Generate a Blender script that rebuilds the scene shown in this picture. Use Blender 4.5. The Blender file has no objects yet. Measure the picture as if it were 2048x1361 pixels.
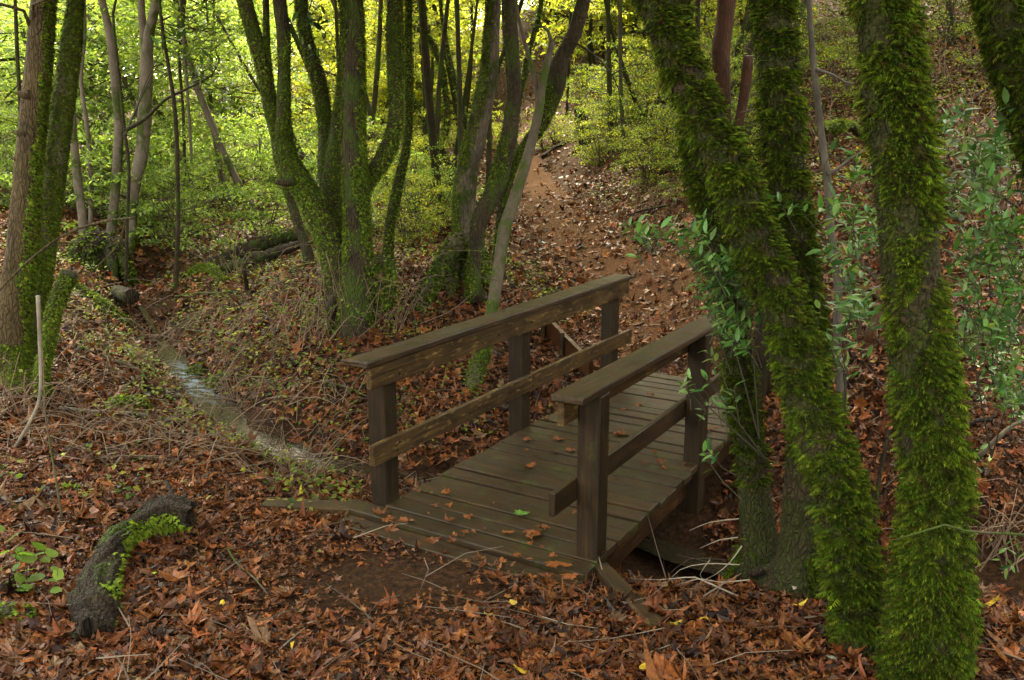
import bpy, math, random
import numpy as np
from mathutils import Vector
R = math.radians
random.seed(7)
rng = np.random.default_rng(11)
sc = bpy.context.scene
COL = sc.collection

# ------------------------------------------------------------------ camera, sky, sun, exposure
F, PITCH, HC = 1750.0, R(13.11), 2.4365
cam = bpy.data.cameras.new('camera'); cam.sensor_width = 36; cam.lens = 36 * F / 2048
cam.clip_start = .05; cam.clip_end = 600
co = bpy.data.objects.new('camera', cam); COL.objects.link(co)
co.location = (0, 0, HC); co.rotation_euler = (R(90) - PITCH, 0, 0)
sc.camera = co
SUN_EL, SUN_AZ = 55, -14          # sun beyond the wood, a little left of the view axis
wd = bpy.data.worlds.new('World'); sc.world = wd; wd.use_nodes = True
wn, wl = wd.node_tree.nodes, wd.node_tree.links
sky = wn.new('ShaderNodeTexSky'); sky.sky_type = 'NISHITA'; sky.sun_disc = False
sky.sun_elevation = R(SUN_EL); sky.sun_rotation = R(SUN_AZ)
sky.dust_density = 4; sky.ozone_density = .6
hs = wn.new('ShaderNodeHueSaturation'); hs.inputs['Saturation'].default_value = .35
wl.new(sky.outputs[0], hs.inputs['Color'])
wb = wn.new('ShaderNodeMix'); wb.data_type = 'RGBA'; wb.blend_type = 'MULTIPLY'; wb.inputs[0].default_value = 1
wb.inputs[7].default_value = (1, .91, .72, 1); wl.new(hs.outputs[0], wb.inputs[6])
wl.new(wb.outputs[2], wn['Background'].inputs[0]); wn['Background'].inputs[1].default_value = .13
sl = bpy.data.lights.new('sun', 'SUN'); sl.energy = 3.4; sl.angle = R(25); sl.color = (1, .9, .68)
so = bpy.data.objects.new('sun', sl); COL.objects.link(so)
sd = Vector((math.sin(R(SUN_AZ)) * math.cos(R(SUN_EL)), math.cos(R(SUN_AZ)) * math.cos(R(SUN_EL)), math.sin(R(SUN_EL))))
so.rotation_euler = sd.to_track_quat('Z', 'Y').to_euler()
sc.view_settings.view_transform = 'Standard'; sc.view_settings.look = 'None'
sc.view_settings.exposure = 3.5; sc.view_settings.gamma = 1
sc.cycles.use_denoising = True
sc.cycles.max_bounces = 8; sc.cycles.transmission_bounces = 6; sc.cycles.transparent_max_bounces = 4

# ------------------------------------------------------------------ helpers
cP, sP = math.cos(PITCH), math.sin(PITCH)
def W(px, py, Y):
    """world point seen at photo pixel px,py at ground distance Y"""
    u = (680.5 - py) / F
    k = Y / (cP + sP * u)
    return np.array([(px - 1024) / F * k, Y, HC + k * (-sP + u * cP)])
def WZ(px, py, z):
    u = (680.5 - py) / F
    k = (z - HC) / (-sP + u * cP)
    return np.array([(px - 1024) / F * k, k * (cP + sP * u), z])
def X_at(px, Y, z):
    return (px - 1024) / F * (Y * cP + (HC - z) * sP)

def tag(o, label=None, cat=None, group=None, kind=None):
    if label: o['label'] = label
    if cat: o['category'] = cat
    if group: o['group'] = group
    if kind: o['kind'] = kind
    return o
def empty(name, loc=(0, 0, 0), rz=0):
    o = bpy.data.objects.new(name, None); COL.objects.link(o)
    o.location = loc; o.rotation_euler = (0, 0, rz); o.empty_display_size = .2
    return o

class MB:
    """collects vertices, faces, colours and material slots for ONE mesh"""
    def __init__(s): s.v = []; s.f = []; s.c = []; s.m = []; s.n = 0
    def add(s, V, Fs, col=(1, 1, 1), mi=0):
        V = np.asarray(V, float).reshape(-1, 3)
        if not isinstance(Fs, list) or (len(Fs) and not isinstance(Fs[0], np.ndarray)): Fs = [np.asarray(Fs)]
        for f in Fs:
            if len(f): s.f.append(np.asarray(f) + s.n); s.m.append(np.full(len(f), mi))
        c = np.asarray(col, float)
        if c.ndim == 1: c = np.tile(c, (len(V), 1))
        s.v.append(V); s.c.append(c); s.n += len(V)
    def mesh(s, name, mats, smooth=False):
        V = np.concatenate(s.v); me = bpy.data.meshes.new(name)
        me.vertices.add(len(V)); me.vertices.foreach_set('co', V.ravel().astype(np.float32))
        tot = np.concatenate([np.full(len(f), f.shape[1]) for f in s.f])
        idx = np.concatenate([f.ravel() for f in s.f])
        me.loops.add(len(idx)); me.loops.foreach_set('vertex_index', idx.astype(np.int32))
        me.polygons.add(len(tot))
        me.polygons.foreach_set('loop_start', np.concatenate([[0], np.cumsum(tot)[:-1]]).astype(np.int32))
        me.polygons.foreach_set('material_index', np.concatenate(s.m).astype(np.int32))
        me.polygons.foreach_set('use_smooth', np.full(len(tot), smooth))
        a = me.attributes.new('col', 'FLOAT_COLOR', 'POINT')
        C = np.ones((len(V), 4), np.float32); C[:, :3] = np.concatenate(s.c)
        a.data.foreach_set('color', C.ravel())
        for m in (mats if isinstance(mats, (list, tuple)) else [mats]): me.materials.append(m)
        me.update(calc_edges=True); me.validate()
        return me
    def build(s, name, mats, parent=None, smooth=False):
        o = bpy.data.objects.new(name, s.mesh(name, mats, smooth)); COL.objects.link(o)
        if parent is not None: o.parent = parent
        return o
def link(name, me, parent=None, loc=(0, 0, 0), rot=(0, 0, 0), scl=(1, 1, 1)):
    o = bpy.data.objects.new(name, me); COL.objects.link(o)
    o.location = loc; o.rotation_euler = rot; o.scale = scl
    if parent is not None: o.parent = parent
    return o

def sn(P, f=1.0, seed=0):
    """cheap smooth noise in about [-1,1] from summed sines"""
    P = np.asarray(P, float) * f; r = np.random.default_rng(1000 + seed); out = 0
    for k in range(5):
        d = r.normal(size=3); d /= np.linalg.norm(d)
        out = out + np.sin(P @ (d * (1 + .6 * k)) * 2.2 + r.uniform(0, 6.28)) / (1 + .35 * k)
    return out / 2.4
def unit(a): return a / np.maximum(np.linalg.norm(a, axis=-1, keepdims=True), 1e-9)

def resample(P, step):
    """Catmull-Rom through rows of P (any number of columns, first three are position)"""
    P = np.asarray(P, float); Q = np.vstack([2 * P[0] - P[1], P, 2 * P[-1] - P[-2]]); out = []
    for i in range(1, len(Q) - 2):
        a, b, c, d = Q[i - 1], Q[i], Q[i + 1], Q[i + 2]
        n = max(1, int(np.linalg.norm((c - b)[:3]) / step))
        for t in np.arange(n) / n:
            out.append(.5 * (2 * b + (c - a) * t + (2 * a - 5 * b + 4 * c - d) * t * t + (3 * b - a - 3 * c + d) * t ** 3))
    out.append(P[-1]); return np.array(out)
def frames(C):
    T = unit(np.gradient(C, axis=0)); N = np.zeros_like(C)
    ref = np.array([0, 1, 0.]) if abs(T[0][1]) < .9 else np.array([1., 0, 0])
    n = unit(np.cross(T[0], ref))
    for i in range(len(C)):
        n = unit(n - T[i] * (n @ T[i])); N[i] = n
    return T, N, np.cross(T, N)
def tube(mb, C, rad, k=12, lump=.0, col=(1, 1, 1), mi=0, cap=True, seed=0, freq=3):
    C = np.asarray(C, float); rad = np.broadcast_to(np.asarray(rad, float), (len(C),))
    T, N, B = frames(C); th = np.arange(k) / k * 2 * np.pi
    D = np.cos(th)[None, :, None] * N[:, None] + np.sin(th)[None, :, None] * B[:, None]
    r = rad[:, None]
    if lump:
        r = r * (1 + lump * sn((C[:, None] + D * rad[:, None, None]).reshape(-1, 3), freq, seed).reshape(len(C), k)
                 + lump * .5 * sn((C[:, None] + D * rad[:, None, None]).reshape(-1, 3), freq * 3.1, seed + 1).reshape(len(C), k))
    V = C[:, None] + D * np.reshape(r, (len(C), -1, 1))
    n = len(C); i = np.arange(n - 1)[:, None] * k; j = np.arange(k)[None]
    q = np.stack([i + j, i + (j + 1) % k, i + k + (j + 1) % k, i + k + j], -1).reshape(-1, 4)
    Fs = [q]
    V = V.reshape(-1, 3)
    if cap:
        V = np.vstack([V, C[0], C[-1]]); m = len(V); jj = np.arange(k)
        Fs.append(np.stack([np.full(k, m - 2), (jj + 1) % k, jj], -1))
        Fs.append(np.stack([np.full(k, m - 1), (n - 1) * k + jj, (n - 1) * k + (jj + 1) % k], -1))
    mb.add(V, Fs, col, mi)
def thin(mb, P, r0, r1, k=4, step=.1, col=(1, 1, 1), mi=0):
    C = resample(np.asarray(P, float), step); tube(mb, C, np.linspace(r0, r1, len(C)), k, 0, col, mi, cap=False)
def box(mb, lo, hi, col=(1, 1, 1), mi=0, bev=.006, jit=0):
    """box with chamfered long edges; axis-aligned in the builder's own frame"""
    lo, hi = np.array(lo, float), np.array(hi, float); c = (lo + hi) / 2; h = (hi - lo) / 2; V = []
    for ax in range(3):
        for sx in (-1, 1):
            for sy in (-1, 1):
                for sz in (-1, 1):
                    s = np.array([sx, sy, sz]); o = h - bev; o[ax] = h[ax]; V.append(c + s * o)
    V = np.array(V) + (rng.normal(size=(24, 3)) * jit if jit else 0)
    def ix(ax, s): return ax * 8 + (s[0] > 0) * 4 + (s[1] > 0) * 2 + (s[2] > 0)
    quads, tris = [], []
    for ax in range(3):
        a, b = [(1, 2), (0, 2), (0, 1)][ax]
        for s0 in (-1, 1):
            loop = []
            for (sa, sb) in ((-1, -1), (1, -1), (1, 1), (-1, 1)):
                s = [0, 0, 0]; s[ax] = s0; s[a] = sa; s[b] = sb; loop.append(ix(ax, s))
            if (s0 > 0) == (ax == 1): loop.reverse()
            quads.append(loop)
        for sa in (-1, 1):
            for sb in (-1, 1):
                s1 = [0, 0, 0]; s1[ax] = -1; s1[a] = sa; s1[b] = sb; s2 = list(s1); s2[ax] = 1
                quads.append([ix(a, s1), ix(a, s2), ix(b, s2), ix(b, s1)])
    for sx in (-1, 1):
        for sy in (-1, 1):
            for sz in (-1, 1): tris.append([ix(0, (sx, sy, sz)), ix(1, (sx, sy, sz)), ix(2, (sx, sy, sz))])
    mb.add(V, [np.array(quads), np.array(tris)], col, mi)

def scatter(mb, TV, TF, O, A, B, Cc, S, col, mi=0):
    """copies of template TV (x,y,z) at origins O along axes A (x), B (y), Cc (z), scales S (N,) or (N,3)"""
    N = len(O)
    if N == 0: return
    S = np.asarray(S, float)
    if S.ndim == 1: S = np.repeat(S[:, None], 3, 1)
    TV = np.asarray(TV, float)
    if TV.ndim == 2: TV = np.broadcast_to(TV, (N,) + TV.shape)
    L = TV * S[:, None, :]
    V = O[:, None] + L[..., 0:1] * A[:, None] + L[..., 1:2] * B[:, None] + L[..., 2:3] * Cc[:, None]
    k = TV.shape[1]; off = (np.arange(N) * k)[:, None, None]
    Fs = [(f[None] + off).reshape(-1, f.shape[1]) for f in TF]
    col = np.asarray(col, float)
    mb.add(V.reshape(-1, 3), Fs, np.repeat(col, k, 0) if col.ndim == 2 else col, mi)
def rand_axes(Nrm, spin=None):
    """axes with given normals, random or given heading"""
    n = len(Nrm); Nrm = unit(Nrm)
    h = rng.normal(size=(n, 3)) if spin is None else spin
    B = unit(h - Nrm * np.sum(h * Nrm, -1, keepdims=True))
    return np.cross(B, Nrm), B, Nrm
def pal(n, cols, w=None, var=.18):
    cols = np.array(cols, float); i = rng.choice(len(cols), n, p=None if w is None else np.array(w) / np.sum(w))
    return np.clip(cols[i] * (1 + rng.normal(size=(n, 1)) * var) * (1 + rng.normal(size=(n, 3)) * var * .3), .002, 1)

# ------------------------------------------------------------------ materials
def mat(name):
    m = bpy.data.materials.new(name); m.use_nodes = True; return m, m.node_tree.nodes, m.node_tree.links
def noise(n, l, vec, scale, detail=4, rough=.6):
    t = n.new('ShaderNodeTexNoise'); t.inputs['Scale'].default_value = scale; t.inputs['Detail'].default_value = detail
    t.inputs['Roughness'].default_value = rough
    if vec is not None: l.new(vec, t.inputs['Vector'])
    return t.outputs['Fac']
def mapping(n, l, scale, src='Object'):
    tc = n.new('ShaderNodeTexCoord'); mp = n.new('ShaderNodeMapping'); mp.inputs['Scale'].default_value = scale
    l.new(tc.outputs[src], mp.inputs[0]); return mp.outputs[0]
def ramp(n, l, fac, stops):
    r = n.new('ShaderNodeValToRGB'); e = r.color_ramp.elements
    while len(e) < len(stops): e.new(.5)
    for x, (p, c) in zip(e, stops): x.position = p; x.color = (*c, 1)
    l.new(fac, r.inputs[0]); return r.outputs[0]
def mixc(n, l, fac, a, b, mode='MIX'):
    m = n.new('ShaderNodeMix'); m.data_type = 'RGBA'; m.blend_type = mode
    for s, v in ((m.inputs[0], fac), (m.inputs[6], a), (m.inputs[7], b)):
        if isinstance(v, (int, float)): s.default_value = v
        elif isinstance(v, tuple): s.default_value = (*v, 1)
        else: l.new(v, s)
    return m.outputs[2]
def bump(n, l, h, strength, dist, bsdf):
    b = n.new('ShaderNodeBump'); b.inputs['Strength'].default_value = strength; b.inputs['Distance'].default_value = dist
    l.new(h, b.inputs['Height']); l.new(b.outputs[0], bsdf.inputs['Normal'])
def math_(n, l, op, a, b=0., c=None):
    m = n.new('ShaderNodeMath'); m.operation = op
    for s, v in zip(m.inputs, (a, b, c)):
        if v is None: continue
        if isinstance(v, (int, float)): s.default_value = v
        else: l.new(v, s)
    return m.outputs[0]

def leaf_mat(name, rough=.5, trans=.4, spec=.35, tint=(1, 1, 1), mottle=False):
    m, n, l = mat(name); b = n['Principled BSDF']
    a = n.new('ShaderNodeAttribute'); a.attribute_name = 'col'
    c = mixc(n, l, 1.0, a.outputs['Color'], tint, 'MULTIPLY')
    if mottle: c = mixc(n, l, 1.0, c, ramp(n, l, noise(n, l, mapping(n, l, (1, 1, 1)), 38, 5, .7), [(.32, (.35, .32, .3)), (.5, (.95, .95, .95)), (.7, (1.5, 1.4, 1.3))]), 'MULTIPLY')
    l.new(c, b.inputs['Base Color']); b.inputs['Roughness'].default_value = rough
    b.inputs['Specular IOR Level'].default_value = spec
    if trans:
        t = n.new('ShaderNodeBsdfTranslucent'); l.new(mixc(n, l, 1.0, c, (1.32, 1.35, .5), 'MULTIPLY'), t.inputs[0])
        s = n.new('ShaderNodeMixShader'); s.inputs[0].default_value = trans
        l.new(b.outputs[0], s.inputs[1]); l.new(t.outputs[0], s.inputs[2]); l.new(s.outputs[0], n['Material Output'].inputs[0])
    return m
M_LEAF = leaf_mat('green leaf', .5, .58, .25)
M_BAY = leaf_mat('glossy bay leaf', .35, .3, .35)
M_LITTER = leaf_mat('wet fallen leaf', .42, .06, .18, mottle=True)
M_MOSS = leaf_mat('moss frond', .7, .35, .15)
M_TWIG = leaf_mat('twig', .75, 0, .2)

def bark(name, c1, c2, zs=.22, scale=26, moss=0., bumpd=.02, mossc=((.022, .034, .004), (.055, .085, .008)), crack=True):
    m, n, l = mat(name); b = n['Principled BSDF']
    v = mapping(n, l, (1, 1, zs))
    f = noise(n, l, v, scale, 6, .65)
    base = ramp(n, l, f, [(.3, c1), (.7, c2)])
    h = f
    if crack:
        vo = n.new('ShaderNodeTexVoronoi'); vo.feature = 'DISTANCE_TO_EDGE'; vo.inputs['Scale'].default_value = scale * 1.5
        w = n.new('ShaderNodeMix'); w.data_type = 'VECTOR'; w.inputs[0].default_value = .06
        nt = n.new('ShaderNodeTexNoise'); nt.inputs['Scale'].default_value = scale * .7; l.new(v, nt.inputs[0])
        l.new(v, w.inputs[4]); l.new(nt.outputs['Color'], w.inputs[5]); l.new(w.outputs[1], vo.inputs['Vector'])
        cr = ramp(n, l, vo.outputs['Distance'], [(0, (0, 0, 0)), (.22, (1, 1, 1))])
        base = mixc(n, l, cr, mixc(n, l, .55, base, (.008, .006, .004)), base)
        h = math_(n, l, 'ADD', math_(n, l, 'MULTIPLY', cr, .6), math_(n, l, 'MULTIPLY', f, .6))
    big = noise(n, l, mapping(n, l, (1, 1, .6)), 5, 4, .6)
    base = mixc(n, l, ramp(n, l, big, [(.35, (0, 0, 0)), (.75, (.5, .5, .5))]), base, tuple(x * 1.7 for x in c2))
    if moss:
        mn = noise(n, l, mapping(n, l, (1, 1, .7)), 3.2, 6, .65)
        mk = ramp(n, l, mn, [(max(.02, .62 - moss * .4), (0, 0, 0)), (max(.04, .70 - moss * .4), (1, 1, 1))])
        fine = noise(n, l, mapping(n, l, (1, 1, 1)), 70, 3, .7)
        base = mixc(n, l, mk, base, ramp(n, l, fine, [(.3, mossc[0]), (.7, mossc[1])]))
    l.new(base, b.inputs['Base Color']); b.inputs['Roughness'].default_value = .8; b.inputs['Specular IOR Level'].default_value = .25
    bump(n, l, h, 1.0, bumpd, b)
    return m
B_BROWN = bark('furrowed brown bark', (.028, .02, .009), (.088, .064, .027), .3, 24, .12, .02)
B_GREY = bark('smooth grey bark', (.06, .05, .038), (.14, .118, .09), .5, 14, .28, .006, crack=False)
B_DARK = bark('dark wet bark', (.014, .011, .006), (.05, .039, .018), .3, 26, .3, .02)
B_MOSSY = bark('moss covered bark', (.014, .010, .005), (.05, .034, .016), .4, 26, .6, .02, ((.012, .014, .003), (.04, .046, .006)))
B_OAK = bark('pale fissured bark', (.05, .04, .028), (.17, .14, .1), .3, 28, .3, .02)
B_RED = bark('red brown peeling bark', (.016, .008, .005), (.06, .024, .012), .2, 16, 0, .012)
B_LICH = bark('lichen spotted bark', (.032, .025, .016), (.09, .073, .05), .5, 20, .35, .008, crack=False)
B_PALE = bark('bare pale dead wood', (.09, .075, .055), (.24, .21, .16), .4, 24, 0, .004, crack=False)
B_LOG = bark('rotting dark wood', (.008, .0055, .0035), (.028, .018, .009), .25, 22, .2, .03)

def wood(name, axis, patches=0., mossy=0., dark=1.0):
    m, n, l = mat(name); b = n['Principled BSDF']
    s = [22, 22, 22]; s[axis] = 1.1
    v = mapping(n, l, tuple(s)); f = noise(n, l, v, 2.2, 6, .65)
    a = n.new('ShaderNodeAttribute'); a.attribute_name = 'col'
    base = ramp(n, l, f, [(.28, (.012 * dark, .0075 * dark, .0038 * dark)), (.55, (.048 * dark, .027 * dark, .008 * dark)), (.8, (.10 * dark, .060 * dark, .018 * dark))])
    blot = noise(n, l, mapping(n, l, (1, 1, 1)), 4.5, 5, .7)
    base = mixc(n, l, ramp(n, l, blot, [(.38, (.65, .65, .65)), (.62, (0, 0, 0))]), base, (.012, .009, .006))
    base = mixc(n, l, 1., base, a.outputs['Color'], 'MULTIPLY')
    if patches:
        s2 = [22, 22, 22]; s2[axis] = 6
        pn = noise(n, l, mapping(n, l, tuple(s2)), 1.5, 3, .55)
        pm = ramp(n, l, pn, [(.62 - patches * .03, (0, 0, 0)), (.69 - patches * .03, (.55, .55, .55))])
        base = mixc(n, l, pm, base, ramp(n, l, f, [(.3, (.11, .075, .02)), (.7, (.30, .21, .06))]))
    if mossy:
        mn = noise(n, l, mapping(n, l, (1, 1, 1)), 5, 6, .7)
        mk = ramp(n, l, mn, [(.66 - mossy * .1, (0, 0, 0)), (.76 - mossy * .1, (.75, .75, .75))])
        base = mixc(n, l, mk, base, (.035, .05, .006))
    l.new(base, b.inputs['Base Color']); b.inputs['Specular IOR Level'].default_value = .25
    l.new(ramp(n, l, blot, [(.3, (.42, .42, .42)), (.7, (.7, .7, .7))]), b.inputs['Roughness'])
    bump(n, l, f, .6, .006, b)
    return m
# bridge frame: x along the bridge, y across it, z up
WD_POST = wood('wet timber post', 2, 0, .6, .52); WD_RAIL = wood('timber rail with bare patches', 0, 1.0, .4, 1.55)
WD_CAP = wood('wet timber handrail', 0, .0, .4, .95); WD_DECK = wood('wet deck planks', 1, 0, 1.0, .78); WD_BEAM = wood('reddish timber beam', 0, 0, .3, 1.0)

def ground_mat():
    m, n, l = mat('forest floor'); b = n['Principled BSDF']
    v = mapping(n, l, (1, 1, 1)); a = noise(n, l, v, 22, 8, .7); c = noise(n, l, v, 1.3, 5, .6); d = noise(n, l, v, 7, 5, .7)
    base = ramp(n, l, a, [(.3, (.012, .008, .005)), (.5, (.04, .021, .011)), (.72, (.105, .05, .022))])
    base = mixc(n, l, ramp(n, l, c, [(.45, (0, 0, 0)), (.7, (.55, .55, .55))]), base, (.03, .02, .012))
    base = mixc(n, l, ramp(n, l, d, [(.6, (0, 0, 0)), (.72, (.5, .5, .5))]), base, (.035, .045, .01))
    l.new(base, b.inputs['Base Color']); b.inputs['Roughness'].default_value = .85; b.inputs['Specular IOR Level'].default_value = .05
    bump(n, l, a, 1, .04, b); return m
def path_mat():
    m, n, l = mat('trodden earth'); b = n['Principled BSDF']
    v = mapping(n, l, (1, 1, 1)); a = noise(n, l, v, 30, 8, .7); c = noise(n, l, v, 2.5, 4, .6)
    base = ramp(n, l, a, [(.3, (.026, .013, .006)), (.55, (.078, .037, .016)), (.75, (.15, .072, .030))])
    base = mixc(n, l, ramp(n, l, c, [(.4, (0, 0, 0)), (.7, (.5, .5, .5))]), base, (.05, .03, .017))
    l.new(base, b.inputs['Base Color']); b.inputs['Roughness'].default_value = .9; b.inputs['Specular IOR Level'].default_value = .05
    bump(n, l, a, .9, .02, b); return m
def water_mat():
    m, n, l = mat('stream water'); b = n['Principled BSDF']
    a = noise(n, l, mapping(n, l, (1, 1, 1)), 7, 3, .5); f = noise(n, l, mapping(n, l, (1, 2.2, 1)), 8, 5, .65)
    at = n.new('ShaderNodeAttribute'); at.attribute_name = 'col'
    foam_glint = math_(n, l, 'MULTIPLY', ramp(n, l, f, [(.47, (0, 0, 0)), (.56, (.9, .9, .9))]), at.outputs['Fac'])  # riffle foam whose pale blue also paints the sky's glint on the water
    l.new(mixc(n, l, foam_glint, (.03, .024, .013), (.20, .27, .36)), b.inputs['Base Color']); b.inputs['Roughness'].default_value = .1
    b.inputs['IOR'].default_value = 1.33; b.inputs['Specular IOR Level'].default_value = .6
    bump(n, l, noise(n, l, mapping(n, l, (1, 2, 1)), 16, 3, .55), .18, .03, b); return m
M_GROUND, M_PATH, M_WATER = ground_mat(), path_mat(), water_mat()
def plain(name, c, rough=.6, metal=0):
    m, n, l = mat(name); b = n['Principled BSDF']
    f = noise(n, l, mapping(n, l, (1, 1, 1)), 60, 4, .6)
    l.new(ramp(n, l, f, [(.3, tuple(x * .6 for x in c)), (.7, c)]), b.inputs['Base Color'])
    b.inputs['Roughness'].default_value = rough; b.inputs['Metallic'].default_value = metal; return m
M_BOLT = plain('rusty iron', (.03, .02, .015), .6, .6)

# ------------------------------------------------------------------ terrain
CT = [WZ(*p) for p in [(1024, 1361, 0), (300, 1361, .03), (0, 1361, .1), (1700, 1361, 0), (2048, 1361, .06), (600, 1200, -.03), (1000, 1200, -.03),
      (300, 1100, .02), (0, 1100, .12), (680, 1040, -.05), (560, 975, -.12), (1150, 1160, -.06), (0, 930, .15), (250, 900, .04), (450, 900, -.1),
      (1523, 1150, -.2), (1590, 1180, -.12), (1715, 1320, 0), (1850, 1400, 0), (1400, 1200, -.14), (2000, 1250, 0),
      (650, 935, -.46), (550, 885, -.4), (450, 825, -.32), (390, 770, -.25), (340, 715, -.17), (290, 640, -.04), (240, 590, .1),
      (560, 800, -.08), (860, 850, -.2), (950, 775, .0), (1000, 720, .04), (1100, 640, .2)]]
CT += [W(*p) for p in [(930, 560, 10.5), (700, 620, 9.5), (618, 528, 11.5), (1300, 700, 9.6), (1310, 620, 11), (1200, 530, 13), (1130, 470, 15), (1085, 420, 17.5),
      (1060, 370, 21), (1020, 310, 26), (985, 280, 31), (960, 258, 36), (1400, 500, 12), (1250, 400, 16.5), (1300, 300, 20), (1600, 400, 10.5), (1650, 600, 8.6),
      (1650, 800, 7.2), (1950, 400, 9), (1950, 700, 6.8), (1980, 950, 5.6), (1950, 100, 14), (1700, 100, 17), (1450, 150, 22), (1300, 100, 30), (1100, 150, 36),
      (1100, 0, 45), (30, 775, 8), (0, 900, 6.3), (150, 600, 11), (60, 450, 14), (0, 300, 20), (200, 540, 12.5), (350, 565, 12.5), (450, 560, 13), (480, 500, 15),
      (400, 430, 20), (250, 430, 19), (400, 350, 27), (650, 420, 17), (800, 450, 15), (850, 350, 22), (850, 250, 30), (700, 300, 28), (600, 650, 9.6), (560, 750, 9.0),
      (480, 690, 9.8), (250, 720, 9), (150, 680, 9.5), (200, 190, 60), (400, 165, 75), (600, 170, 45), (900, 100, 45), (0, 180, 45)]]
CT += [np.array(p, float) for p in [(1.0, 9.1, -.03), (1.19, 9.2, -.03), (2.4, 8.6, .02), (.95, 5.75, -.85), (1.3, 5.6, -.9), (1.7, 5.45, -.85), (.6, 5.6, -.6), (.3, 6.85, -.6), (.9, 6.6, -.68), (1.6, 6.1, -.75), (2.6, 5.6, -.72), (3.7, 5.0, -.6), (5, 4.2, -.4),
      (-.6, 5.4, -.12), (.2, 5.0, -.1), (.5, 4.75, -.1), (1.0, 8.0, -.3), (1.9, 7.4, -.3), (-20, 15, 5), (-25, 30, 6), (-10, 5, 1.3), (-18, 5, 4), (20, 10, 8), (25, 25, 11), (12, 5, 4.2),
      (30, 50, 18), (-8, 95, 7), (20, 95, 20), (-40, 60, 9), (0, -6, .3), (-8, -6, 1), (8, -6, 1.5), (40, 0, 16), (-40, 0, 9), (0, -30, 1)]]
CT = np.array(CT)
def _phi(d): return np.sqrt(d * d + .04)
_n = len(CT); _K = _phi(np.linalg.norm(CT[:, None, :2] - CT[None, :, :2], axis=-1)); _K[np.arange(_n), np.arange(_n)] -= .05
_Q = np.hstack([np.ones((_n, 1)), CT[:, :2]]); _A = np.block([[_K, _Q], [_Q.T, np.zeros((3, 3))]])
_w = np.linalg.solve(_A, np.concatenate([CT[:, 2], [0, 0, 0]]))
CREEK = np.array([WZ(*p)[:2] for p in [(225, 570, .2), (240, 590, .1), (290, 640, -.04), (340, 715, -.17), (390, 770, -.25), (450, 825, -.32), (550, 885, -.4), (650, 935, -.46)]] + [(.3, 6.85), (.9, 6.6), (1.6, 6.1), (2.6, 5.6), (3.7, 5.0), (5, 4.2)])
CREEK_S = resample(np.hstack([CREEK, np.zeros((len(CREEK), 1))]), .1)[:, :2]
PATH = np.array([W(*p)[:2] for p in [(1310, 735, 9.3), (1315, 650, 10.6), (1275, 580, 12), (1200, 525, 13.2), (1140, 475, 15), (1095, 425, 17.5), (1062, 370, 21), (1020, 310, 26), (985, 280, 31), (960, 258, 36)]])
PATH_S = resample(np.hstack([PATH, np.zeros((len(PATH), 1))]), .15)[:, :2]
def dist_to(P, S):
    out = np.empty(len(P))
    for a in range(0, len(P), 20000): out[a:a + 20000] = np.sqrt(((P[a:a + 20000, None] - S[None]) ** 2).sum(-1)).min(1)
    return out
def H(x, y, fine=True):
    x, y = np.atleast_1d(np.asarray(x, float)), np.atleast_1d(np.asarray(y, float)); P = np.stack([x.ravel(), y.ravel()], 1); z = np.empty(len(P))
    for a in range(0, len(P), 20000):
        p = P[a:a + 20000]
        z[a:a + 20000] = _phi(np.linalg.norm(p[:, None] - CT[None, :, :2], axis=-1)) @ _w[:_n] + _w[_n] + p @ _w[_n + 1:]
    if fine:
        dc = dist_to(P, CREEK_S); z -= .12 * np.exp(-(dc / .3) ** 2)
        P3 = np.hstack([P, np.zeros((len(P), 1))]); dp = np.minimum(1, dist_to(P, PATH_S) / 1.2)
        far = np.clip((P[:, 1] - 5) / 10, .25, 1)
        z += (.035 * sn(P3, 1.6, 3) + .02 * sn(P3, 4.5, 4)) * far * dp
    return z.reshape(x.shape)
def h1(x, y): return float(H(x, y)[0])
def G(px, py, y0=3.2, y1=70):
    """ground point seen at a photo pixel"""
    Ys = np.geomspace(y0, y1, 260); P = np.array([W(px, py, Y) for Y in Ys]); d = P[:, 2] - H(P[:, 0], P[:, 1])
    i = np.argmax(d < 0)
    if d[i] >= 0: i = len(Ys) - 1
    if i == 0: return P[0]
    t = d[i - 1] / (d[i - 1] - d[i]); return P[i - 1] * (1 - t) + P[i] * t

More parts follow.
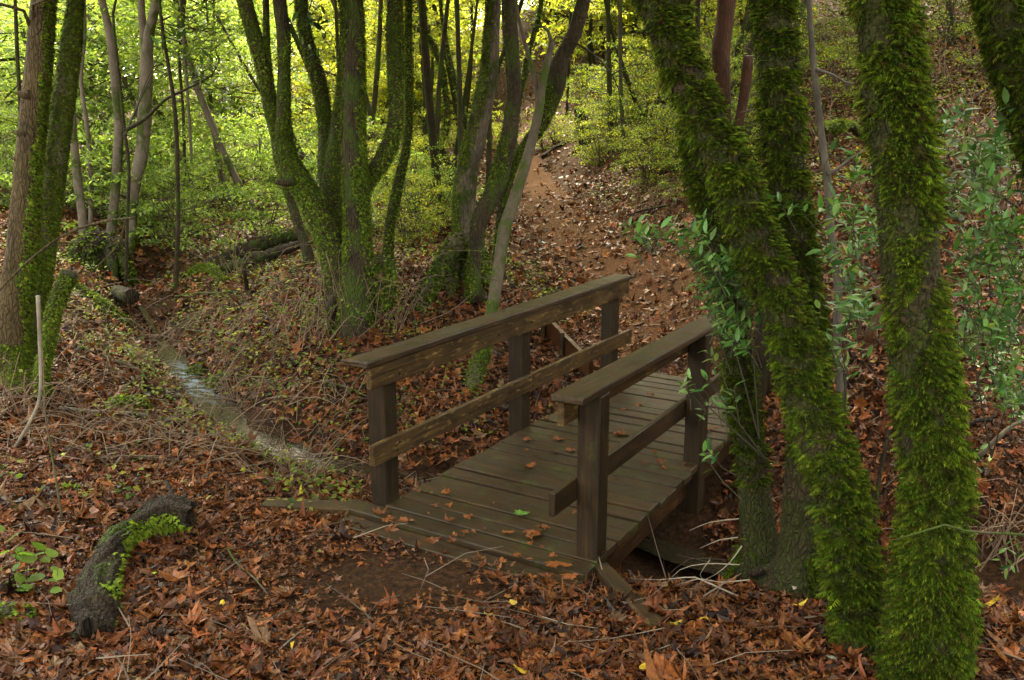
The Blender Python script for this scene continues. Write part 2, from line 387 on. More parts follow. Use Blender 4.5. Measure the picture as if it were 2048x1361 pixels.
def build_ground():
    u = np.linspace(-1, 1, 261); xs = np.sign(u) * (np.abs(u) * 9 + np.abs(u) ** 4 * 61)
    t = np.linspace(0, 1, 330); ys = -14 + 17 * t ** .7 * 1.0
    ys = np.concatenate([np.linspace(-20, 2.5, 25)[:-1], np.linspace(2.5, 14, 150)[:-1], 14 + 106 * np.linspace(0, 1, 130) ** 1.8])
    X, Yg = np.meshgrid(xs, ys); Z = H(X, Yg); nx, ny = len(xs), len(ys)
    V = np.stack([X, Yg, Z], -1).reshape(-1, 3); i = np.arange(ny - 1)[:, None] * nx; j = np.arange(nx - 1)[None]
    q = np.stack([i + j, i + j + 1, i + nx + j + 1, i + nx + j], -1).reshape(-1, 4)
    mb = MB(); mb.add(V, q); tag(mb.build('ground', M_GROUND, smooth=True), kind='structure')
build_ground()
def strip(name, S, halfw, lift, m, nacross=9, wob=.25, seed=0, level=False):
    T = unit(np.gradient(S, axis=0)); Nn = np.stack([-T[:, 1], T[:, 0]], 1); a = np.linspace(-1, 1, nacross)
    hw = np.broadcast_to(halfw, (len(S),))[:, None] * (1 + wob * sn(np.hstack([S, np.zeros((len(S), 1))]), 1.7, seed))[:, None]
    P = S[:, None] + Nn[:, None] * (a[None] * hw)[..., None]
    if level: Z = np.repeat(level_z(S)[:, None], nacross, 1)
    else: Z = H(P[..., 0], P[..., 1]) + lift - .05 * (np.abs(a)[None] ** 3)
    V = np.concatenate([P, Z[..., None]], -1).reshape(-1, 3); n = len(S); i = np.arange(n - 1)[:, None] * nacross; j = np.arange(nacross - 1)[None]
    q = np.stack([i + j, i + nacross + j, i + nacross + j + 1, i + j + 1], -1).reshape(-1, 4); q = q[:, ::-1]
    mb = MB(); cc_ = (np.clip((V[:, 1] - 8.75) / .3, 0, 1) * np.clip((10.2 - V[:, 1]) / .5, 0, 1) * (1 - .8 * np.abs(np.tile(a, n))) if level else np.ones(len(V)))[:, None] * np.ones((1, 3)); mb.add(V, q, cc_); return tag(mb.build(name, m, smooth=True), kind='structure')
def level_z(S):
    z = H(S[:, 0], S[:, 1]) + .075
    for _ in range(6): z = np.convolve(np.pad(z, 4, mode='edge'), np.ones(9) / 9, 'valid')
    return np.minimum.accumulate(z)
strip('path', PATH_S, np.interp(np.arange(len(PATH_S)), [0, 20, 40, len(PATH_S)], [.95, .9, .7, .6]), .02, M_PATH, 11, .2, 5)
strip('stream', CREEK_S, np.interp(CREEK_S[:, 1], [6, 7.2, 9, 10.2, 10.9], [.1, .16, .2, .15, .03]), 0, M_WATER, 7, .3, 9, level=True)

# ------------------------------------------------------------------ leaf and frond shapes
def fan(rim, z=None, centre=(0, .45, .0)):
    rim = np.array(rim, float); rim = np.hstack([rim, np.zeros((len(rim), 1))]) if rim.shape[1] == 2 else rim
    V = np.vstack([np.array(centre)[None], rim]); n = len(rim); i = np.arange(n)
    return V, [np.stack([np.zeros(n, int), i + 1, (i + 1) % n + 1], -1)]
_half = [(.06, .0), (.30, -.08), (.22, .08), (.52, .22), (.36, .30), (.62, .60), (.42, .55), (.30, .62), (.2, .5), (.26, .80), (.13, .84)]
MAPLE = fan([(0, -.02)] + _half + [(0, 1.05)] + [(-x, y) for x, y in _half[::-1]], centre=(0, .3, 0))
MAPLE_LO = fan([(0, 0), (.3, -.05), (.25, .15), (.6, .55), (.22, .5), (0, 1.05), (-.22, .5), (-.6, .55), (-.25, .15), (-.3, -.05)], centre=(0, .3, 0))
OVAL = fan([(0, 0), (.17, .25), (.2, .5), (.12, .8), (0, 1.0), (-.12, .8), (-.2, .5), (-.17, .25)], centre=(0, .5, 0))
def curled(T, n, cup=.5, fold=.4):
    """n individually curled copies of a leaf template"""
    V = np.repeat(T[0][None], n, 0); V[:, 1:, :2] = (V[:, 1:, :2] - [0, .3]) * rng.uniform(.62, 1.12, (n, V.shape[1] - 1, 1)) * rng.uniform(.7, 1.2, (n, 1, 2)) + [0, .3]; x, y = V[..., 0], V[..., 1] - .4
    a = rng.normal(size=(n, 1)) * cup; b = np.abs(rng.normal(size=(n, 1))) * fold; c = rng.normal(size=(n, 1)) * cup * .6
    V[..., 2] = a * y * y + b * x * x + c * x * y + rng.normal(size=x.shape) * .05
    return V
_b = np.array([(0, 0, 0), (.13, .2, .03), (.17, .45, .02), (.11, .75, -.05), (0, 1, -.14), (-.11, .75, -.05), (-.17, .45, .02), (-.13, .2, .03), (0, .2, 0), (0, .45, -.02), (0, .75, -.08)])
BAYLEAF = (_b, [np.array([(0, 1, 8), (0, 8, 7), (3, 4, 10), (10, 4, 5)]), np.array([(1, 2, 9, 8), (8, 9, 6, 7), (2, 3, 10, 9), (9, 10, 5, 6)])])
LEAF4 = (np.array([(0, 0, 0), (.24, .42, .05), (0, 1, -.1), (-.24, .42, .05), (0, .45, -.02)]), [np.array([(0, 1, 4), (1, 2, 4), (2, 3, 4), (3, 0, 4)])])
BROAD = fan([(0, 0, 0), (.22, .04, 0), (.34, .2, -.02), (.40, .36, -.05), (.36, .42, -.04), (.38, .56, -.07), (.28, .68, -.07), (.26, .78, -.1), (.12, .88, -.12), (0, 1.02, -.18), (-.12, .88, -.12), (-.26, .78, -.1), (-.28, .68, -.07), (-.38, .56, -.07), (-.36, .42, -.04), (-.40, .36, -.05), (-.34, .2, -.02), (-.22, .04, 0)], centre=(0, .4, -.06))
LEAF2 = (np.array([(0, 0, 0), (.27, .45, .06), (0, 1, -.06), (-.27, .45, .06)]), [np.array([(0, 1, 2), (0, 2, 3)])])
def feather():
    V, Fc = [], []
    def tri(a, b, c): k = len(V); V.extend([a, b, c]); Fc.append((k, k + 1, k + 2))
    for i in range(6):
        y = .05 + .15 * i; w = .50 * (1 - (i / 6.2) ** 1.6) + .05; z0 = .05 - .28 * y * y; z1 = z0 - .10 - .12 * y
        for sg in (-1, 1):
            a, b, c = (0, y, z0), (sg * w, y + .20 + .06 * (i % 2), z1), (sg * .05, y + .15, z0 + .02); tri(*((a, b, c) if sg > 0 else (a, c, b)))
    tri((-.06, .85, -.16), (.06, .85, -.16), (0, 1.08, -.36)); tri((-.035, 0, .05), (.035, 0, .05), (0, .95, -.22))
    return np.array(V), [np.array(Fc)]
FROND = feather()
TUFT = fan([(0, 0, 0), (.4, .5, -.05), (.16, .6, 0), (0, 1.0, -.15), (-.16, .6, 0), (-.4, .5, -.05)], centre=(0, .4, .06))

MOSS_G = [(.068, .108, .008), (.105, .155, .011), (.03, .05, .006), (.06, .05, .012), (.17, .22, .018)]
def moss(mb, C, rad, dens, size, cover=1.0, tmpl=FROND, seed=0, cols=MOSS_G, w=(4, 3, 3, 1.6, 1), side=None, sidew=0., out=.75, patch=2.2, dr=(.25, .85), shelf=0., stretch=1.):
    C = np.asarray(C); L = np.linalg.norm(np.diff(C, axis=0), axis=1); cum = np.concatenate([[0], np.cumsum(L)])
    rad = np.broadcast_to(rad, (len(C),)); area = 2 * np.pi * rad.mean() * cum[-1]; n = int(area * dens)
    s = rng.uniform(0, cum[-1], n); th = rng.uniform(0, 2 * np.pi, n); T, N, B = frames(C)
    ip = lambda A: np.stack([np.interp(s, cum, A[:, k]) for k in range(3)], 1)
    c, t, nn = ip(C), unit(ip(T)), ip(N); nn = unit(nn - t * np.sum(nn * t, -1, keepdims=True)); bb = np.cross(t, nn); r = np.interp(s, cum, rad)
    d = nn * np.cos(th)[:, None] + bb * np.sin(th)[:, None]; P = c + d * (r * .98)[:, None]
    q = P * np.array([1, 1, .55])
    mk = sn(q, patch, seed) * .6 + sn(q, patch * 3.1, seed + 5) * .4
    if side is not None: mk = mk + sidew * (d @ np.array(side, float))
    keep = mk + rng.normal(size=n) * .12 > (1 - 2 * cover) * .9
    if shelf: keep &= sn(P * np.array([1, 1, 2.4]), 7, seed + 3) * .6 + sn(P * np.array([1, 1, 2.0]), 17, seed + 4) * .5 + rng.normal(size=n) * .12 > shelf - .35
    P, d, t, mk = P[keep], d[keep], t[keep], mk[keep]; n = len(P)
    if n == 0: return
    down = np.array([0, 0, -1.]); a = rng.uniform(out * .7, out * 1.25, n)[:, None]; e = rng.uniform(*dr, n)[:, None]
    Bx = unit(d * a + down * e + rng.normal(size=(n, 3)) * .36)
    A = unit(np.cross(Bx, d * .4 + np.array([0, 0, 1.]))); Z = np.cross(A, Bx)
    sz = size * np.exp(rng.normal(size=n) * .38).clip(.4, 2.) * (1 + .35 * np.clip(mk, -1, 1))
    col = pal(n, cols, w, .22) * (1 + .25 * sn(P, 2.3, seed + 9))[:, None]
    scatter(mb, tmpl[0], tmpl[1], P, A, Bx, Z, np.stack([sz, sz * stretch, sz], 1), np.clip(col, .004, 1))

# ------------------------------------------------------------------ crowns and sprays shared by many trees
PALE = [(.19, .27, .08), (.25, .34, .11), (.13, .20, .06), (.32, .38, .14)]  # light green leaves, paled further in colour to suggest airy haze
YELL = [(.33, .35, .06), (.24, .28, .05), (.42, .39, .08), (.15, .21, .045)]  # yellow green leaves with the sun's glow put into their colour
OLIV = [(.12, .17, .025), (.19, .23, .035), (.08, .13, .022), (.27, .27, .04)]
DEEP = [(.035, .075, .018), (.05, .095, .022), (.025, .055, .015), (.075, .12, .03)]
def crown_mesh(name, rx, ry, rz, nclump, per, leaf, colors, tmpl=LEAF2, flat=.35, shell=.55, twigr=.012, droop=.2, drop_low=0):
    mb = MB(); u = unit(rng.normal(size=(nclump, 3))); rr = rng.uniform(shell ** 3, 1, nclump) ** (1 / 3)
    ctr = u * rr[:, None] * np.array([rx, ry, rz]) * (1 + .25 * rng.normal(size=(nclump, 1)))
    for c in ctr:
        root = np.array([0, 0, min(c[2] - .35 * np.hypot(c[0], c[1]), rz * .5)]); root[2] = max(root[2], -rz)
        mid = (root + c) / 2 + rng.normal(size=3) * .1 * rx
        thin(mb, [root, mid, c], twigr * rng.uniform(.8, 1.6), .003, 3, .35, (.06, .05, .035), 1)
    n = nclump * per; cl = np.repeat(ctr, per, 0); cr = .38 * (rx + rz) / 2 * rng.uniform(.5, 1.1, nclump).repeat(per)
    off = unit(rng.normal(size=(n, 3))) * (rng.uniform(0, 1, n) ** .5)[:, None] * cr[:, None]; off[:, 2] *= flat
    P = cl + off; P[:, 2] -= droop * (off[:, 0] ** 2 + off[:, 1] ** 2) / np.maximum(cr, .1)
    A, B, Z = rand_axes(np.array([0, 0, 1.]) + rng.normal(size=(n, 3)) * .6)
    B = unit(B + np.array([0, 0, -.35])); A = unit(np.cross(B, Z)); Z = np.cross(A, B)
    tone = (1 + .22 * rng.normal(size=nclump)).clip(.5, 1.6).repeat(per)
    scatter(mb, tmpl[0], tmpl[1], P, A, B, Z, leaf * rng.uniform(.6, 1.3, n), np.clip(pal(n, colors, None, .15) * tone[:, None], .005, .9), 0)
    return mb.mesh(name, [M_LEAF, M_TWIG])
CR_PALE = [crown_mesh('crown', 1.5, 1.5, 1.9, 40, 52, .105, PALE) for _ in range(3)]
CR_YELL = [crown_mesh('crown', 1.5, 1.5, 1.9, 42, 54, .11, YELL) for _ in range(3)]
CR_OLIV = [crown_mesh('crown', 1.5, 1.5, 1.7, 60, 60, .09, OLIV) for _ in range(2)]
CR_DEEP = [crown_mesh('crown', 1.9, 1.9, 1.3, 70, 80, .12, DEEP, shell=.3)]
BU_PALE = [crown_mesh('foliage', .8, .8, .75, 42, 60, .055, PALE[:3] + OLIV[:1], LEAF4, .3, .35, .006) for _ in range(2)]
BU_YELL = [crown_mesh('foliage', .8, .8, .8, 42, 60, .058, YELL + OLIV[:2], LEAF4, .3, .35, .006) for _ in range(2)]
BU_OLIV = [crown_mesh('foliage', .8, .8, .7, 44, 50, .045, OLIV + PALE[2:3], LEAF4, .3, .3, .006) for _ in range(3)]

# ------------------------------------------------------------------ trees
def spine(pts, Y0, Y1=None, moss_t=0.):
    """photo pixels with widths -> world centre line and radii; Y runs from Y0 at the first point to Y1 at the last"""
    n = len(pts); Y1 = Y0 if Y1 is None else Y1; out = []
    for i, (px, py, w) in enumerate(pts):
        Y = Y0 + (Y1 - Y0) * i / max(1, n - 1); p = W(px, py, Y); d = Y * cP + (HC - p[2]) * sP
        out.append([*p, max(.006, w / 2 / F * d - moss_t)])
    return np.array(out)
def extend(S, ztop, rtop=.03, lean=.45, root=.25):
    """sink the foot into the ground and carry the top on upwards"""
    a = S[0].copy(); a[2] -= root; a[3] *= 1.15; d = unit((S[-1] - S[-2])[:3]); rows = [a] + list(S); p = S[-1].copy()
    d = unit(d * np.array([lean, lean, 1]) + np.array([0, 0, .2]))
    while p[2] < ztop:
        q = p.copy(); q[:3] = p[:3] + d * 1.0; q[3] = max(rtop, p[3] * .86); rows.append(q); p = q; d = unit(d + rng.normal(size=3) * .07)
    return np.array(rows)
def limbs(mb, S, n, zmin, reach, mi=0):
    ends = []
    for k in range(n):
        i = np.where(S[:, 2] > zmin)[0]
        if len(i) == 0: break
        i = int(rng.choice(i)); a = rng.uniform(0, 6.28); L = reach * rng.uniform(.6, 1.1); p = S[i, :3]
        q = p + np.array([math.cos(a) * L, math.sin(a) * L, L * rng.uniform(.3, .9)])
        thin(mb, [p, (p + q) / 2 + np.array([0, 0, .15 * L]) + rng.normal(size=3) * .06, q], S[i, 3] * .45, .008, 6, .2, (1, 1, 1), mi); ends.append(q)
    return ends
def tree(name, label, stems, mat_, group=None, ztop=7.5, mosses=None, crown=None, cat='tree', k=14, crown_s=None, lump=.07, ncrown=1, step=.09, extra=None, roots=0):
    """stems: list of pixel spines already turned to world rows; mosses: list of keyword dicts or None per stem"""
    base = stems[0][0, :3]; root = empty(name, tuple(base)); tag(root, label, cat, group)
    tb, mm = MB(), MB(); tops = []
    for i, S in enumerate(stems):
        full = extend(S, ztop * rng.uniform(.92, 1.05)) if ztop else np.vstack([[*S[0, :2], S[0, 2] - .2, S[0, 3] * 1.1], S])
        full = full - np.array([*base, 0]); D = resample(full, step)
        if i == 0 and roots:   # flare towards the ground
            D[:, 3] *= 1 + .5 * np.exp(-np.maximum(0, D[:, 2]) / .16)
        tube(tb, D[:, :3], np.maximum(D[:, 3], .006), k, lump, seed=rng.integers(999), freq=4)
        tops.append(D[-1, :3])
        if ztop and crown is not None: limbs(tb, D, 5, (ztop - base[2]) * .62, 1.0)
        ms = mosses[i] if mosses else None
        if ms:
            for m in (ms if isinstance(ms, list) else [ms]):
                m = dict(m); lo, hi = m.pop('z', (-9, 99)); z = D[:, 2] + base[2]; sel = (z > lo) & (z < hi)
                if sel.sum() > 2: moss(mm, D[sel, :3], D[sel, 3], seed=rng.integers(999), **m)
    if extra: extra(tb, mm, base)
    tb.build('trunk', mat_, root, True)
    if mm.n: mm.build('moss', M_MOSS, root)
    if crown_s is None: crown_s = 1.7 if crown is CR_DEEP else 1.25  # deep crowns enlarged above the view to shade the foreground
    if crown is not None:
        for t in tops[:ncrown]:
            link('crown', crown[rng.integers(len(crown))], root, tuple(t + np.array([0, 0, -.2])), (0, 0, rng.uniform(0, 6.28)), (crown_s,) * 3)
    return root

NEARF = dict(dens=8000, size=.014, cover=.8, tmpl=TUFT, out=.8, patch=1.5, cols=[(.035, .05, .006), (.022, .03, .005), (.045, .038, .012)], w=(2, 3, 1.5))
NEAR = dict(dens=17000, size=.027, cover=.8, shelf=.24, sidew=.35, out=.95, dr=(.0, .45))
MID = dict(dens=8500, size=.021, cover=.7, tmpl=TUFT, sidew=.35, cols=[(.095, .15, .012), (.15, .21, .016), (.06, .095, .008), (.085, .08, .016)], w=(3, 2, 2, 1))
TH = .02
# right-hand group of mossy trunks
def sp(pts, Y0, Y1=None, t=0.): return spine(pts, Y0, Y1, t)
r4 = sp([(1846, 1395, 175), (1850, 1330, 150), (1860, 1250, 140), (1864, 1150, 130), (1870, 1050, 118), (1868, 950, 112), (1850, 800, 112), (1836, 700, 110), (1825, 600, 106), (1812, 430, 106), (1800, 300, 106), (1786, 200, 104), (1775, 100, 102), (1762, 0, 96), (1752, -120, 92)], 3.5, 3.75, 0)
tree('mossy_tree', 'thick upright trunk shaggy with green moss, flaring at its foot at the lower right', [r4], B_MOSSY,
     mosses=[[NEARF, dict(NEAR, side=(.75, -.65, 0), z=(-1, 4.5)), dict(dens=12000, size=.037, cover=1.0, z=(-.3, .75), out=1.25, dr=(0, .5), shelf=.3)]], crown=CR_DEEP, k=18, roots=0)
r3 = sp([(1715, 1325, 100), (1712, 1240, 84), (1702, 1150, 92), (1690, 1060, 92), (1668, 960, 92), (1642, 880, 92), (1612, 800, 90), (1588, 700, 86), (1556, 600, 86), (1514, 500, 82), (1480, 400, 78), (1448, 330, 78), (1425, 270, 76), (1393, 200, 72), (1345, 100, 68), (1308, 0, 64), (1270, -110, 60)], 3.85, 4.6)
tree('mossy_tree', 'leaning mossy trunk sweeping up to the left in front of the far bridge end', [r3], B_MOSSY,
     mosses=[[NEARF, dict(NEAR, side=(.6, -.5, .5), cover=.7), dict(dens=7000, size=.034, cover=1.0, z=(.2, .9), out=1.2, dr=(0, .5), shelf=.3)]], crown=CR_DEEP, k=18, roots=1)
r2 = sp([(1592, 1180, 100), (1598, 1120, 78), (1604, 1000, 70), (1612, 850, 68), (1612, 700, 72), (1600, 600, 74), (1588, 500, 76), (1574, 400, 78), (1566, 300, 78), (1558, 200, 77), (1550, 100, 77), (1542, 0, 75), (1538, -110, 72)], 4.6, 4.9)
tree('mossy_tree', 'straight mossy trunk rising just behind the leaning trunk, bare dark bark at its foot', [r2], B_MOSSY,
     mosses=[[dict(NEARF, z=(.6, 9)), dict(NEAR, side=(.7, -.6, 0), cover=.7, z=(.9, 9)), dict(NEAR, cover=.45, z=(-1, .9), side=(.6, -.4, 0))]], crown=CR_DEEP, k=18, roots=1)
r1 = sp([(1524, 1150, 80), (1520, 1100, 68), (1510, 1000, 62), (1500, 900, 56), (1482, 800, 54), (1473, 700, 54), (1460, 600, 52), (1440, 520, 50), (1418, 440, 44), (1402, 380, 40), (1388, 300, 36), (1376, 200, 34), (1366, 80, 32), (1360, -60, 30)], 4.85, 5.6)
tree('mossy_tree', 'slimmer curved mossy trunk right beside the bridge railing, lower bark bare and brown', [r1], B_MOSSY,
     mosses=[[dict(NEARF, z=(.4, 9)), dict(NEAR, cover=.72, z=(.35, 9), side=(-.5, -.6, 0)), dict(NEAR, cover=.3, z=(-1, .35))]], crown=CR_DEEP, roots=1)
r5 = sp([(2260, 900, 90), (2190, 650, 86), (2130, 450, 84), (2080, 290, 82), (2052, 200, 82), (2020, 100, 80), (1996, 0, 78), (1970, -120, 74)], 4.6, 4.6)
tree('mossy_tree', 'mossy trunk leaning in from beyond the top right corner of the view', [r5], B_MOSSY, mosses=[[NEARF, dict(NEAR, side=(-.3, -.6, .3), cover=.98)]], crown=CR_DEEP)

# far left pair
t1 = sp([(28, 790, 100), (24, 720, 66), (31, 600, 60), (44, 500, 57), (52, 400, 52), (60, 300, 50), (70, 200, 50), (79, 100, 46), (86, 0, 44), (92, -120, 42)], 8.0, 8.3)
def t1x(tb, mm, base):
    thin(tb, [W(62, 60, 8.2) - base, W(48, 22, 8.1) - base, W(0, 8, 8.0) - base, W(-40, 2, 8) - base], .02, .01, 6)
    thin(tb, [W(70, 55, 8.2) - base, W(66, 10, 8.1) - base, W(90, 0, 8.0) - base, W(140, -2, 8) - base], .016, .01, 6)
    for px, py in ((48, 190), (41, 268), (38, 320)):
        p = W(px, py, 8.1) - base; tube(tb, np.array([p + [.06, 0, 0], p, p + [-.05, -.03, .02]]), [.05, .04, .012], 7)
tree('bark_tree', 'tall brown furrowed trunk with moss only down its right edge, left of the stream', [t1], B_BROWN,
     mosses=[[dict(MID, side=(1, .3, 0), sidew=1.6, cover=.12), dict(MID, z=(-1, .6), cover=.5)]], crown=CR_DEEP, ztop=8, extra=t1x, roots=1, k=18)
t2 = sp([(72, 765, 60), (68, 700, 40), (78, 600, 38), (90, 500, 38), (103, 400, 40), (115, 300, 40), (127, 200, 38), (140, 110, 38), (146, 55, 32), (152, 0, 27), (158, -120, 25)], 8.4, 8.6)
tree('mossy_tree', 'slender leaning trunk furred with bright moss beside the brown furrowed trunk at the left', [t2], B_GREY,
     mosses=[dict(MID, dens=12000, cover=.97, z=(-1, 4.0))], crown=CR_PALE, ztop=8)
t3 = sp([(84, 745, 26), (96, 690, 26), (106, 630, 27), (124, 580, 29), (140, 548, 30)], 7.7, 7.7)
tree('tree_stub', 'short broken mossy stub leaning right at the foot of the two left trunks', [t3], B_MOSSY, ztop=0, mosses=[dict(MID, dens=12000, cover=.95)], cat='stump')

# many-stemmed tree in the middle
Yc = 9.5
ca = sp([(575, 320, 30), (556, 270, 28), (541, 215, 27), (530, 150, 28), (507, 68, 30), (489, 0, 30), (470, -110, 27)], Yc, Yc - .1)
cb = sp([(692, 640, 84), (684, 570, 74), (672, 510, 66), (650, 456, 60), (624, 405, 53), (596, 357, 46), (572, 306, 38), (567, 237, 28), (568, 169, 26), (567, 68, 27), (559, 0, 27), (556, -110, 25)], Yc, Yc - .2)
cc = sp([(668, 470, 34), (652, 345, 32), (653, 287, 31), (645, 203, 30), (629, 135, 28), (610, 68, 26), (602, 0, 26), (590, -110, 24)], Yc + .4, Yc + .7)
cd = sp([(672, 500, 44), (664, 400, 42), (668, 338, 40), (679, 260, 36), (690, 150, 30), (695, 0, 24), (698, -80, 22)], Yc + .3, Yc + .5)
ce = sp([(714, 640, 78), (715, 540, 60), (715, 460, 54), (713, 400, 52), (710, 338, 49), (707, 270, 47), (708, 169, 44), (707, 68, 42), (702, 0, 45), (700, -110, 42)], Yc - .2, Yc - .3)
cf = sp([(718, 400, 34), (738, 356, 36), (757, 335, 35), (779, 292, 36), (792, 238, 32), (790, 169, 29), (788, 68, 30), (791, 0, 29), (794, -110, 27)], Yc - .1, Yc)
def cx(tb, mm, base):
    for P, r in (([(720, 560), (755, 520), (780, 530), (783, 600)], .09), ([(700, 560), (740, 560), (765, 585), (780, 615)], .08), ([(690, 580), (668, 600), (660, 640), (672, 690)], .07)):
        q = np.array([W(*p, Yc - .25) for p in P]) - base; C = resample(q, .08); rr = np.linspace(r, r * .45, len(C)); tube(tb, C, rr, 9, .15)
        moss(mm, C, rr, 2600, .035, .7, TUFT, seed=3)
    q = np.array([W(588, 362, 9.3), W(570, 366, 9.25), W(551, 365, 9.2)]) - base; tube(tb, resample(q, .03), np.linspace(.05, .025, len(resample(q, .03))), 7, .2)
MC = dict(MID, side=(.3, -.2, .6), cover=.76)
tree('many_stemmed_tree', 'big dark tree with several mossy stems spreading from one foot, beyond the left handrail', [cb, ca, cc, cd, ce, cf], B_DARK,
     mosses=[dict(MC, side=(.5, .2, .7), cover=.6), dict(MC, cover=.8), dict(MC, cover=.85), dict(MC, cover=.85), [dict(MID, side=(1, .2, 0), sidew=.9, cover=.25), dict(MID, side=(-1, .2, 0), sidew=1.1, cover=.2)], dict(MC, cover=.97)],
     crown=CR_DEEP, ztop=7.5, ncrown=6, k=16, extra=cx)
g = sp([(772, 560, 26), (776, 500, 22), (779, 455, 20), (789, 405, 22), (799, 355, 20), (814, 287, 16), (818, 203, 15), (817, 101, 14), (817, 0, 13), (815, -100, 12)], 10.6, 10.8)
tree('mossy_tree', 'thin mossy stem bending up just right of the many-stemmed tree', [g], B_MOSSY, mosses=[dict(MID, cover=.97)], crown=CR_YELL, ztop=7)
hh = sp([(620, 532, 26), (612, 495, 22), (600, 462, 20), (584, 410, 18), (570, 368, 17), (556, 321, 16), (545, 240, 15), (535, 120, 14), (530, -60, 13)], 11.5, 12)
tree('mossy_tree', 'thin leaning stem with patchy moss just left behind the many-stemmed tree', [hh], B_DARK, mosses=[dict(MID, cover=.5)], crown=CR_YELL, ztop=7)

# second clump, beside the path
di = sp([(932, 570, 66), (926, 500, 46), (930, 455, 46), (928, 405, 46), (936, 338, 45), (953, 270, 42), (968, 203, 40), (980, 135, 36), (984, 68, 32), (988, 0, 27), (992, -110, 25)], 10.5, 10.6)
def dx(tb, mm, base):
    for P, r in (([(925, 480), (900, 505), (870, 555), (845, 598), (822, 632)], .12), ([(945, 500), (965, 520), (985, 560)], .1), ([(915, 500), (905, 560), (900, 600)], .08)):
        q = np.array([W(*p, 10.35) for p in P]) - base; q[:, 1] -= np.linspace(0, .8 if P[0][0] == 925 else .3, len(q)); C = resample(q, .08); rr = np.linspace(r, r * .5, len(C))
        tube(tb, C, rr, 10, .15); moss(mm, C, rr, 3600, .035, .95, TUFT, seed=8)
tree('mossy_rooted_tree', 'pale fissured trunk with moss up its left side and one long mossy root', [di], B_OAK,
     mosses=[[dict(MID, side=(-1, -.1, 0), sidew=1.2, cover=.34), dict(MID, z=(-1, 1.1), cover=.6)]], crown=CR_YELL, ztop=7.5, extra=dx, k=16)
dj = sp([(950, 560, 34), (953, 501, 31), (957, 450, 33), (972, 414, 36), (994, 372, 37), (1011, 304, 35), (1021, 253, 32), (1028, 186, 30), (1026, 135, 31), (1021, 68, 31), (1019, 0, 30), (1016, -110, 28)], 10.1, 10.3)
tree('dark_tree', 'dark curving trunk crossing in front of the pale fissured trunk', [dj], B_DARK, mosses=[dict(MID, cover=.42, side=(-.8, 0, .3))], crown=CR_YELL, ztop=7.5)
dk = sp([(998, 520, 26), (1003, 440, 22), (1010, 385, 20), (1032, 321, 22), (1062, 278, 24), (1084, 245, 30), (1107, 180, 42), (1122, 120, 34), (1148, 68, 29), (1168, 0, 27), (1190, -90, 25)], 11.0, 10.6)
def dkx(tb, mm, base):
    thin(tb, [W(1146, 84, 10.6) - base, W(1185, 108, 10.5) - base, W(1219, 142, 10.4) - base, W(1237, 180, 10.4) - base, W(1241, 212, 10.4) - base], .018, .004, 5)
    thin(tb, [W(1224, 150, 10.4) - base, W(1262, 130, 10.4) - base, W(1300, 131, 10.4) - base], .009, .003, 4)
tree('dark_tree', 'dark mossy trunk bulging then leaning right over the path behind the grey trunk', [dk], B_DARK, mosses=[dict(MID, cover=.5, side=(-.3, 0, .8))], crown=CR_OLIV, ztop=7.5, extra=dkx)
dl = sp([(946, 778, 32), (952, 745, 31), (964, 715, 30), (974, 670, 26), (987, 603, 26), (997, 535, 25), (1010, 455, 25), (1021, 422, 24), (1038, 372, 22), (1058, 304, 20), (1078, 222, 18), (1085, 169, 16), (1104, 86, 12)], 8.4, 9.9)
def dlx(tb, mm, base):
    Q = lambda L, Y: [W(x, y, Y) - base for x, y in L]
    thin(tb, Q([(1078, 222), (1068, 152), (1048, 80), (1034, 20), (1028, -40)], 9.8), .03, .015, 6)
    thin(tb, Q([(1104, 86), (1096, 62), (1082, 52), (1060, 50)], 9.9), .022, .006, 6)
    thin(tb, Q([(1104, 86), (1112, 74), (1135, 76)], 9.9), .018, .006, 6)
    thin(tb, Q([(1084, 150), (1070, 143), (1044, 142)], 9.85), .01, .004, 5)
    thin(tb, Q([(995, 560), (962, 556), (948, 530), (935, 520), (915, 518)], 8.9), .006, .002, 4); thin(tb, Q([(962, 556), (935, 505)], 8.9), .005, .002, 4)
tree('grey_tree', 'slim grey lichen spotted trunk leaning back from just beyond the left railing', [dl], B_LICH, ztop=0, mosses=[dict(MID, z=(-1, .85), cover=.62)], extra=dlx)

# madrone and sapling on the right slope
ma = sp([(1452, 340, 26), (1450, 270, 26), (1449, 203, 27), (1445, 152, 31), (1441, 101, 37), (1449, 51, 36), (1454, 0, 36), (1460, -100, 33)], 12.6, 12.6)
mb2 = sp([(1468, 320, 16), (1473, 270, 16), (1486, 203, 20), (1493, 152, 22), (1497, 112, 20)], 12.5, 12.3)
tb_root = tree('madrone_tree', 'smooth reddish brown trunk on the right slope behind the leaning mossy trunk', [ma], B_RED, crown=CR_OLIV, ztop=7.5)
tree('madrone_stub', 'broken reddish brown limb standing beside the smooth red trunk', [mb2], B_RED, ztop=0, cat='stump')
sap = sp([(1686, 850, 20), (1680, 780, 16), (1677, 738, 15), (1674, 653, 16), (1676, 569, 16), (1664, 480, 15), (1657, 400, 14), (1654, 350, 15), (1647, 300, 14), (1635, 203, 13), (1623, 84, 12), (1618, 0, 11), (1612, -110, 10)], 6.9, 7.2)
def sapx(tb, mm, base):
    Q = lambda L, Y: [W(x, y, Y) - base for x, y in L]
    thin(tb, Q([(1655, 350), (1680, 335), (1700, 318), (1730, 300)], 7.0), .018, .006, 5)
    thin(tb, Q([(1633, 140), (1665, 150), (1690, 165), (1716, 170)], 7.1), .014, .005, 5)
    thin(tb, Q([(1600, 250), (1560, 215), (1480, 225)], 9), .012, .005, 5)
